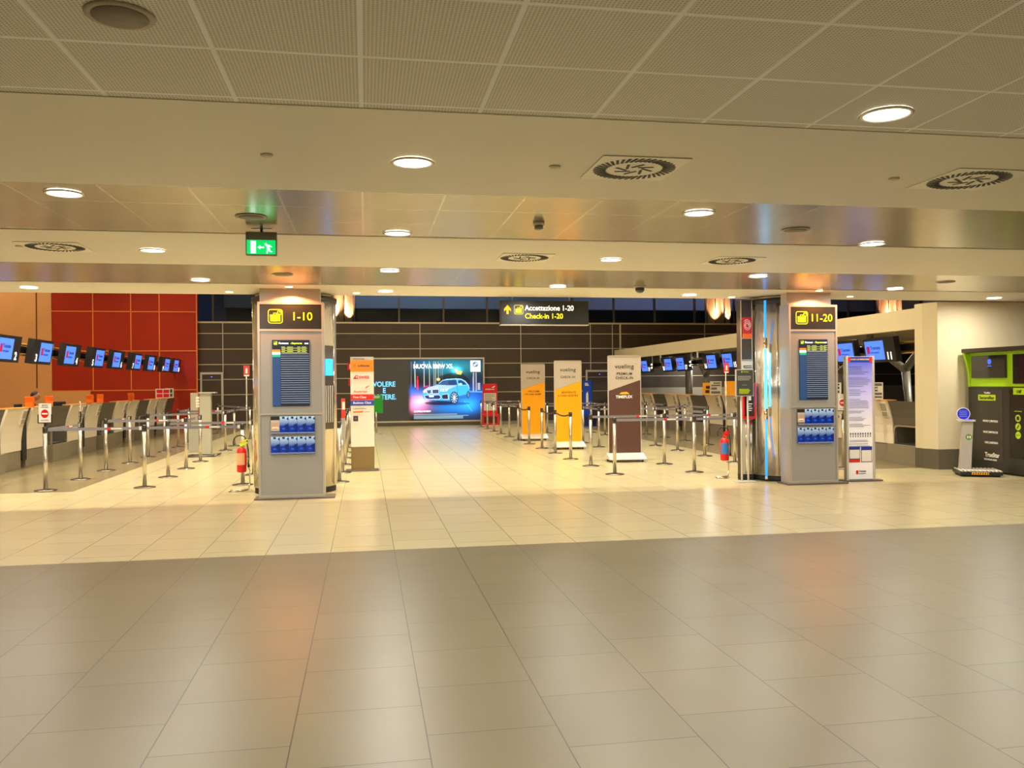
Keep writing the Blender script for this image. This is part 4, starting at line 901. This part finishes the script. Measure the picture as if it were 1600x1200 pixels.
for x, c, k in ((500, '8894a8', 3), (545, 'b0c4d8', 7), (580, 'd81838', 8), (665, 'c8ccd0', 5), (735, 'b8bcb4', 5), (790, '8898a0', 6), (815, 'c8c0a8', 4), (850, 'b0a890', 5), (880, '6880a0', 4), (905, '98a8a0', 3)):
    line([(x, 130 if c != 'd81838' else 330), (x+random.uniform(-4, 4), 470)], c, k, .7)
line([(580, 380), (580, 500)], 'ff2850', 8); poly([(1305, 280), (1320, 280), (1320, 540), (1300, 540)], '8890a8'); poly([(1340, 280), (1352, 280), (1356, 540), (1340, 540)], 'a8b0c0', .8); poly([(1365, 420), (1400, 420), (1400, 520), (1365, 520)], 'a8aab0', .7)
poly([(860, 330), (1000, 285), (1180, 300), (1260, 380), (1260, 460), (830, 440)], '0a1420', .8)
ell(1085, 243, 22, 18, 'd8ffff'); glow(1085, 243, 60, 40, '60e0f0', .9); poly([(1080, 262), (1170, 256), (1150, 310), (1090, 300)], 'c8c050', .8); ell(850, 370, 25, 22, 'd0c88c', .7)
line([(1250, 540), (1440, 545)], '58a8f8', 8, .9); line([(1190, 670), (1290, 800)], '58c0f8', 5, .6); line([(660, 470), (720, 460)], 'e02850', 8, .8)
# the car
ell(860, 690, 190, 26, '04122c', .8); ell(1000, 700, 260, 22, '04122c', .6)
body = [(650, 545), (665, 505), (720, 475), (800, 455), (860, 425), (905, 385), (960, 372), (1080, 362), (1150, 368), (1200, 395), (1245, 450), (1258, 500), (1255, 560), (1240, 625), (1110, 650), (1095, 600), (1060, 560), (1010, 600), (1000, 655), (880, 655), (700, 640), (650, 625), (640, 580)]
poly(body, '3f9fe8'); poly([(650, 545), (665, 505), (720, 475), (860, 450), (840, 500), (700, 505)], 'c8a8d8', .8); poly([(740, 470), (860, 440), (1090, 455), (1000, 500), (850, 500), (700, 500)], '98b4ec', .8)
poly([(1100, 465), (1240, 455), (1255, 500), (1240, 570), (1110, 600), (1090, 540)], '28a4f0', .7); poly([(1110, 600), (1245, 570), (1240, 625), (1110, 648)], '1450a8', .8)
poly([(840, 440), (905, 388), (1085, 376), (1095, 445), (1000, 452)], '16386c'); poly([(870, 435), (915, 395), (990, 388), (980, 445)], '34507c', .7)
poly([(1115, 450), (1108, 385), (1150, 383), (1190, 405), (1225, 448)], '103868'); line([(860, 425), (905, 385), (960, 370), (1080, 362), (1150, 368), (1200, 395), (1245, 450), (1256, 500)], 'b8e4ff', 3)
line([(1095, 380), (1100, 600)], '1c6cb8', 3); line([(1090, 362), (1115, 452), (1230, 450)], '80ccff', 3); ell(1140, 437, 24, 14, 'a0dcff')
poly([(700, 512), (755, 508), (758, 560), (712, 566), (698, 540)], '101c38'); poly([(768, 507), (850, 503), (856, 555), (840, 562), (772, 562)], '101c38')
for k in range(5): line([(708+k*10, 514), (712+k*9, 560)], '7890c8', 1.6, .8); line([(778+k*15, 510), (780+k*14, 558)], '7890c8', 1.6, .8)
line([(700, 512), (755, 508), (758, 560), (712, 566), (698, 540), (700, 512)], 'e0e8ff', 2.5); line([(768, 507), (850, 503), (856, 555), (840, 562), (772, 562), (768, 507)], 'e0e8ff', 2.5)
poly([(868, 510), (985, 495), (960, 530), (880, 534)], 'd8ecff'); ell(895, 521, 9, 9, '283c60'); ell(935, 516, 9, 9, '283c60'); poly([(648, 525), (690, 512), (692, 540), (655, 548)], 'e8dcf4')
poly([(668, 585), (860, 580), (885, 610), (860, 640), (700, 635), (672, 610)], '1a2c58'); line([(668, 585), (860, 580), (885, 610), (860, 640), (700, 635), (672, 610), (668, 585)], 'c8d4ff', 3); poly([(725, 588), (790, 586), (790, 612), (728, 612)], 'c0ccf0')
poly([(905, 575), (975, 568), (980, 640), (915, 640), (895, 610)], '182440'); line([(905, 575), (975, 568), (980, 640), (915, 640)], 'c8dcff', 3)
ell(1058, 622, 56, 84, '0a1428'); ell(1058, 622, 46, 72, '5078a8'); ell(1058, 622, 40, 64, '14284c')
for k in range(10):
    a = 2*PI*k/10+.2; line([(1058, 622), (1058+42*math.cos(a), 622+66*math.sin(a))], 'c8dcf8', 3.2)
ell(1242, 580, 20, 50, '081428'); ell(1243, 580, 13, 38, '4878b0')
# roundel card
poly([(1275, 118), (1405, 118), (1405, 268), (1275, 268)], 'f4f4f4'); ell(1340, 170, 36, 36, '1c2430'); ell(1340, 170, 25, 25, 'f4f4f4')
m = (((UU-1340)/25)**2+((VV-170)/25)**2 < 1) & ((UU-1340)*(VV-170) > 0); IMG[m] = lin('2484d0')
line([(1292, 218), (1390, 218)], 'a0a0a0', 3); line([(1292, 243), (1390, 243)], 'a8a8a8', 2.5)
line([(530, 842), (1090, 842)], 'b8c8d8', 3, .8)
for v in (862, 874, 886, 898): line([(530, v), (1240 if v == 862 else 1170, v)], '9cc4d8', 3, .75)
IMG = np.clip(IMG, 0, 1)
bx0, bx1, bz0, bz1 = -.30, 4.58, .20, 2.60
t = thing('billboard', 'large backlit billboard on the back wall showing a blue car at night', 'billboard', (0, YB-.02, 0))
bm = new(); bx(bm, bx0-.06, bx1+.06, -.12, 0, bz1, bz1+.06); bx(bm, bx0-.06, bx1+.06, -.12, 0, bz0-.06, bz0); bx(bm, bx0-.06, bx0, -.12, 0, bz0, bz1); bx(bm, bx1, bx1+.06, -.12, 0, bz0, bz1); obj('frame', bm, LSILVER, t)
obj('light_box', box(bx0, bx1, -.09, 0, bz0, bz1), DGREY, t)
paint_mesh('poster', IMG, bx0, bx1, bz0, bz1, -.095, 1.1, t, .5)
def bu(u): return bx0+(u-U0)/(U1-U0)*(bx1-bx0)
def bv(v): return bz1-(v-V0)/(V1-V0)*(bz1-bz0)
hl = emis('poster_white', 'ffffff', 1.0); hc = emis('poster_cyan', '68c8f8', 1.0)
text(t, 'NUOVA BMW X5.', bu(525), bv(220), .165, -.097, hl, 'LEFT', .035, sx=.84, name='headline')
for s, v in (('VOLERE', 460), ('E', 545), ('POTERE.', 632)): text(t, s, bu(150), bv(v),   .19, -.097, hc, 'CENTER', .03, sx=.9, name='slogan')
text(t, 'SCOPRILA IN BMW', bu(530), bv(810), .06, -.097, hl, 'LEFT', .04, sx=.9, name='footer')

# ================================================================== BAG-WRAPPING MACHINE AND SCALE
t = thing('wrapping_machine', 'black and lime green bag wrapping machine against the cream wall', 'bag wrapping machine', (10.60, 12.60, 0), math.radians(-91))
# local frame: front faces local -Y (world -X); local +x runs towards the camera
BKM = mat('machine_black', '2e2d28', .35, noise=.06); LIME = mat('machine_lime', 'a8d80c', .35)
obj('lower_body', box(-.98, 1.5, 0, .95, .03, 1.475), BKM, t, .006); obj('skirt', box(-.95, 1.47, .03, .92, 0, .03), RUBBER, t)
obj('upper_body', box(-.98, 1.5, .02, .9, 1.478, 2.08), LIME, t, .006)
obj('roof_slab', box(-1.0, 1.55, -.12, .95, 2.082, 2.15), mat('machine_roof', '3c302c', .4), t, .006)
bm = new(); prism(bm, [(.3, 1.48), (.3, 2.08), (-.1, 2.08), (-.04, 1.9), (.0, 1.7), (.01, 1.48)], -1.0, -.981, 'x'); prism(bm, [(.02, 1.48), (.02, 2.08), (-.1, 2.08), (-.04, 1.9), (.0, 1.7), (.01, 1.48)], -.98, -.95, 'x'); obj('side_fin', bm, LIME, t)
obj('antenna', rod(new(), (.78, 0, 2.15), (.78, 0, 2.21), .01), BLACK, t)
s1 = obj('screen', box(-.88, -.05, -.02, .018, 1.63, 2.02), mat('screen_off', '1c1c1c', .12, coat=.5), t, .003)
bm = new(); lathe(bm, [(.045, 0), (.045, .003)], 20); bmesh.ops.transform(bm, matrix=Matrix.Translation((-.42, -.021, 1.91)) @ Matrix.Rotation(PI/2, 4, 'X'), verts=bm.verts); bx(bm, -.47, -.37, -.023, -.02, 1.83, 1.84); obj('screen_logo', bm, emis('logo_blue', '3858f0', 1.2), s1)
obj('screen', box(.12, 1.2, -.02, .018, 1.53, 2.02), mat('screen_off', '1c1c1c', .12, coat=.5), t, .003)
bm = new(); bx(bm, -.88, -.14, -.004, -.0005, .2, 1.42); obj('door_panel', bm, mat('machine_black2', '38362f', .4), t)
bm = new(); bx(bm, .02, 1.45, -.006, -.0005, .3, 1.44); obj('control_panel', bm, mat('machine_black3', '1b1d18', .25), t)
LG = emis('lime_print', 'a8e018', .35)
bm = new(); bx(bm, -.72, -.3, -.008, -.004, 1.24, 1.34); obj('name_plate', bm, mat('plate_lime', 'b4d818', .4), t)
text(t, 'SecureBag', -.51, 1.262, .055, -.010, K, 'CENTER', .03, sx=1.1); text(t, 'TrueStar', -.50, 1.36, .03, -.006, WP, 'CENTER', .03)
for s, z in (('PROTECT | PROTEGGI', .87), ('TRACK | RINTRACCIA', .68), ('CARE | ASSISTENZA', .50)): text(t, s, -.25, z, .034, -.006, WP, 'RIGHT', .02, sx=.75)
text(t, 'TrueStar', -.22, .27, .075, -.006, WP, 'RIGHT', .03, sx=.9); text(t, 'THE LUGGAGE GUARD', -.28, .21, .026, -.006, WP, 'RIGHT', .02, sx=.8)
bm = new(); bx(bm, .12, .38, -.012, -.006, 1.35, 1.46); obj('price_plate', bm, mat('plate_lime', 'b4d818', .4), t); text(t, '10\u20ac', .25, 1.375, .05, -.014, K, 'CENTER', .04)
bm = new()
for z in (1.0, .86, .72): c = new(); 
for z in (.96, .82, .68): bmesh.ops.create_circle(bm, cap_ends=True, segments=28, radius=.06, matrix=Matrix.Translation((.22, -.009, z)) @ Matrix.Rotation(PI/2, 4, 'X'))
bx(bm, .14, .3, -.009, -.007, 1.07, 1.08); obj('icon_disc', bm, mat('plate_lime', 'b4d818', .4), t)
bm = new(); bx(bm, .19, .25, -.012, -.010, .93, .99); rod(bm, (.2, -.012, .79), (.24, -.012, .85), .008, 6); bx(bm, .185, .21, -.012, -.010, .675, .69); bx(bm, .23, .255, -.012, -.010, .675, .69); obj('icon_mark', bm, K, t)
prism(bm := new(), [(.42, .42), (.62, .38), (.62, .6), (.46, .92), (.42, .9)], -.010, -.007); obj('green_shape', bm, mat('shape_green', '20c030', .3), t)
# luggage scale
t = thing('luggage_scale', 'luggage scale with low platform, silver post and blue round sign', 'scale', (9.92, 12.75, 0), math.radians(-25))
obj('platform', box(-.15, .48, -.26, .30, .03, .085), BLACK, t, .006)
bm = new(); [rod(bm, (-.12+i*.058, -.25, .092), (-.12+i*.058, .29, .092), .016, 8) for i in range(11)]; obj('rollers', bm, LSILVER, t)
obj('feet', box(-.12, .45, -.22, .26, 0, .03), RUBBER, t)
bm = new(); bx(bm, .02, .27, -.264, -.26, .04, .08); obj('hazard_label', bm, mat('hazard', 'f0a818', .5), t); bm = new(); [prism(bm, [(.03+i*.035, .045), (.045+i*.035, .045), (.055+i*.035, .075), (.04+i*.035, .075)], -.267, -.264) for i in range(7)]; obj('hazard_stripes', bm, BLACK, t)
bm = new(); vs = [bm.verts.new(p) for p in ((-.10, .03, .09), (.08, .03, .09), (.08, .15, .09), (-.10, .15, .09), (-.04, .04, .90), (.12, .04, .90), (.12, .14, .90), (-.04, .14, .90))]
for q in ((0, 3, 2, 1), (4, 5, 6, 7), (0, 1, 5, 4), (1, 2, 6, 5), (2, 3, 7, 6), (3, 0, 4, 7)): bm.faces.new([vs[i] for i in q])
obj('post', bm, mat('scale_silver', 'bcb6aa', .4, .4), t, .006)
bm = new(); bx(bm, -.12, .14, -.02, .16, .90, .93); obj('display', bm, LSILVER, t, .004); obj('display_screen', box(-.02, .10, .0, .1, .93, .935), emis('scale_blue', '2038d8', .9), t)
bm = new(); rod(bm, (-.03, .05, 1.03), (-.03, .065, 1.03), .105, 36); bx(bm, -.045, -.015, .05, .065, .9, .95); obj('sign_disc', bm, WHITE, t)
bm = rod(new(), (-.03, .046, 1.03), (-.03, .05, 1.03), .093, 36); obj('sign_face', bm, mat('disc_blue', '1c28d8', .35), t)
print_lines(bm := new(), -.09, .03, 1.09, .97, .0455, 4, .008, ragged=.1); obj('sign_print', bm, mat('print_paleblue', '90a8f0', .5), t)
bm = rod(new(), (.045, .036, .64), (.045, .04, .64), .05, 28); obj('green_badge', bm, mat('badge_green', '5c8c10', .4), t); bm = new(); bx(bm, .055, .075, .033, .036, .62, .66); bx(bm, .02, .04, .033, .036, .62, .66); obj('badge_mark', bm, WP, t)

# ================================================================== PERSON BEHIND THE LEFT DESKS
t = thing('person', 'person in dark clothes seated behind the left desks, head bent forward', 'person', (-8.15, 22.6, 0), math.radians(90))
# local: faces -Y (world +X)
me = bpy.data.meshes.new('body'); J = [(0, 0, .62), (0, .02, .80), (0, .01, 1.0), (0, -.02, 1.14), (0, -.05, 1.24), (0, -.08, 1.31), (0, -.11, 1.36),
     (.17, -.03, 1.17), (.23, -.1, .98), (.17, -.33, .86), (.13, -.42, .84), (-.17, -.03, 1.17), (-.23, -.1, .98), (-.17, -.33, .86), (-.13, -.42, .84),
     (.1, -.02, .60), (.12, -.40, .60), (.12, -.42, .18), (.12, -.54, .05), (-.1, -.02, .60), (-.12, -.40, .60), (-.12, -.42, .18), (-.12, -.54, .05)]
RR = [.15, .13, .15, .13, .06, .055, .06, .07, .05, .038, .03, .07, .05, .038, .03, .09, .07, .05, .035, .09, .07, .05, .035]
E_ = [(0, 1), (1, 2), (2, 3), (3, 4), (4, 5), (5, 6), (3, 7), (7, 8), (8, 9), (9, 10), (3, 11), (11, 12), (12, 13), (13, 14), (0, 15), (15, 16), (16, 17), (17, 18), (0, 19), (19, 20), (20, 21), (21, 22)]
me.from_pydata(J, E_, []); bo = bpy.data.objects.new('body', me); C.objects.link(bo)
sk = bo.modifiers.new('skin', 'SKIN'); sub = bo.modifiers.new('sub', 'SUBSURF'); sub.levels = sub.render_levels = 2
for i, r in enumerate(RR): me.skin_vertices[0].data[i].radius = (r, r*(.75 if i in (0, 1, 2, 3) else 1))
me.skin_vertices[0].data[0].use_root = True
bpy.context.view_layer.update(); m2 = bpy.data.meshes.new_from_object(bo.evaluated_get(bpy.context.evaluated_depsgraph_get())); bpy.data.objects.remove(bo)
skin_m = mat('skin', 'b07850', .55); bm = new(); bm.from_mesh(m2)
# head joined into the body mesh
hc_ = Vector((0, -.15, 1.40)); hr = (.075, .095, .11); Mh = Matrix.Translation(hc_) @ Matrix.Rotation(.5, 4, 'X') @ Matrix.Diagonal((*hr, 1))
r_ = bmesh.ops.create_uvsphere(bm, u_segments=20, v_segments=14, radius=1, matrix=Mh)
for s_ in (-1, 1): bmesh.ops.create_uvsphere(bm, u_segments=8, v_segments=6, radius=.018, matrix=hc_ and Matrix.Translation(hc_+Vector((s_*.076, .0, 0))))
bmesh.ops.create_cone(bm, cap_ends=True, segments=8, radius1=.016, radius2=.005, depth=.04, matrix=Matrix.Translation(hc_+Vector((0, -.1, -.03))) @ Matrix.Rotation(PI/2+.5, 4, 'X'))
for sgn in (-1, 1):
    for k in range(5):
        b0 = Vector((sgn*(.105+.013*k), -.45, .835)); ln = (.05, .07, .075, .07, .055)[k]
        if k == 0: rod(bm, b0, b0+Vector((-sgn*.03, -.04, -.005)), .010, 8, .008)
        else: rod(bm, b0, b0+Vector((0, -ln, -.012)), .009, 8, .007)
for f in bm.faces:
    f.smooth = True; c = f.calc_center_median(); f.material_index = 0 if (c.z > 1.26 or (c.y < -.36 and c.z > .8)) else (1 if c.z > .66 or c.y > -.0 else 2)
bmesh.ops.recalc_face_normals(bm, faces=bm.faces)
me = bpy.data.meshes.new('body'); bm.to_mesh(me); bm.free(); link('body', me, [skin_m, mat('shirt_dark', '5c3820', .7), mat('trousers', '20242c', .8)], t)
bm = new(); bmesh.ops.create_uvsphere(bm, u_segments=20, v_segments=12, radius=1, matrix=Matrix.Translation(hc_+Vector((0, .018, .022))) @ Matrix.Rotation(.5, 4, 'X') @ Matrix.Diagonal((.083, .098, .108, 1)))
n_ = Vector((0, .55, .75)); bmesh.ops.delete(bm, geom=[v for v in bm.verts if (v.co-hc_).dot(n_) < .005], context='VERTS')
for f in bm.faces: f.smooth = True
obj('hair', bm, mat('hair_dark', '1c120c', .7), t)
bm = new(); [bmesh.ops.create_uvsphere(bm, u_segments=8, v_segments=6, radius=.009, matrix=Matrix.Translation(hc_+Vector((s_*.03, -.088, -.002)))) for s_ in (-1, 1)]; obj('eyes', bm, BLACK, t)
def chair(x, y, rz, lab):
    t = thing('office_chair', lab, 'chair', (x, y, 0), rz); m = mat('chair_fabric', '282420', .8)
    obj('seat', box(-.24, .24, -.22, .24, .46, .53), m, t, .02); obj('backrest', box(-.2, .2, .22, .28, .66, 1.22), m, t, .03); obj('back_support', box(-.03, .03, .25, .28, .5, .7), DSTEEL, t)
    obj('gas_column', lathe(new(), [(.03, .06), (.03, .46)], 14), DSTEEL, t); bm = new()
    for k in range(5): a = 2*PI*k/5; rod(bm, (0, 0, .09), (.26*math.cos(a), .26*math.sin(a), .06), .02, 8); bmesh.ops.create_uvsphere(bm, u_segments=8, v_segments=6, radius=.03, matrix=Matrix.Translation((.26*math.cos(a), .26*math.sin(a), .03)))
    obj('star_base', bm, BLACK, t)
chair(-8.15, 22.6, math.radians(90), 'dark office chair under the seated person behind the left desks')
chair(-8.3, 25.7, math.radians(60), 'dark empty office chair behind the left desks, right of the person')
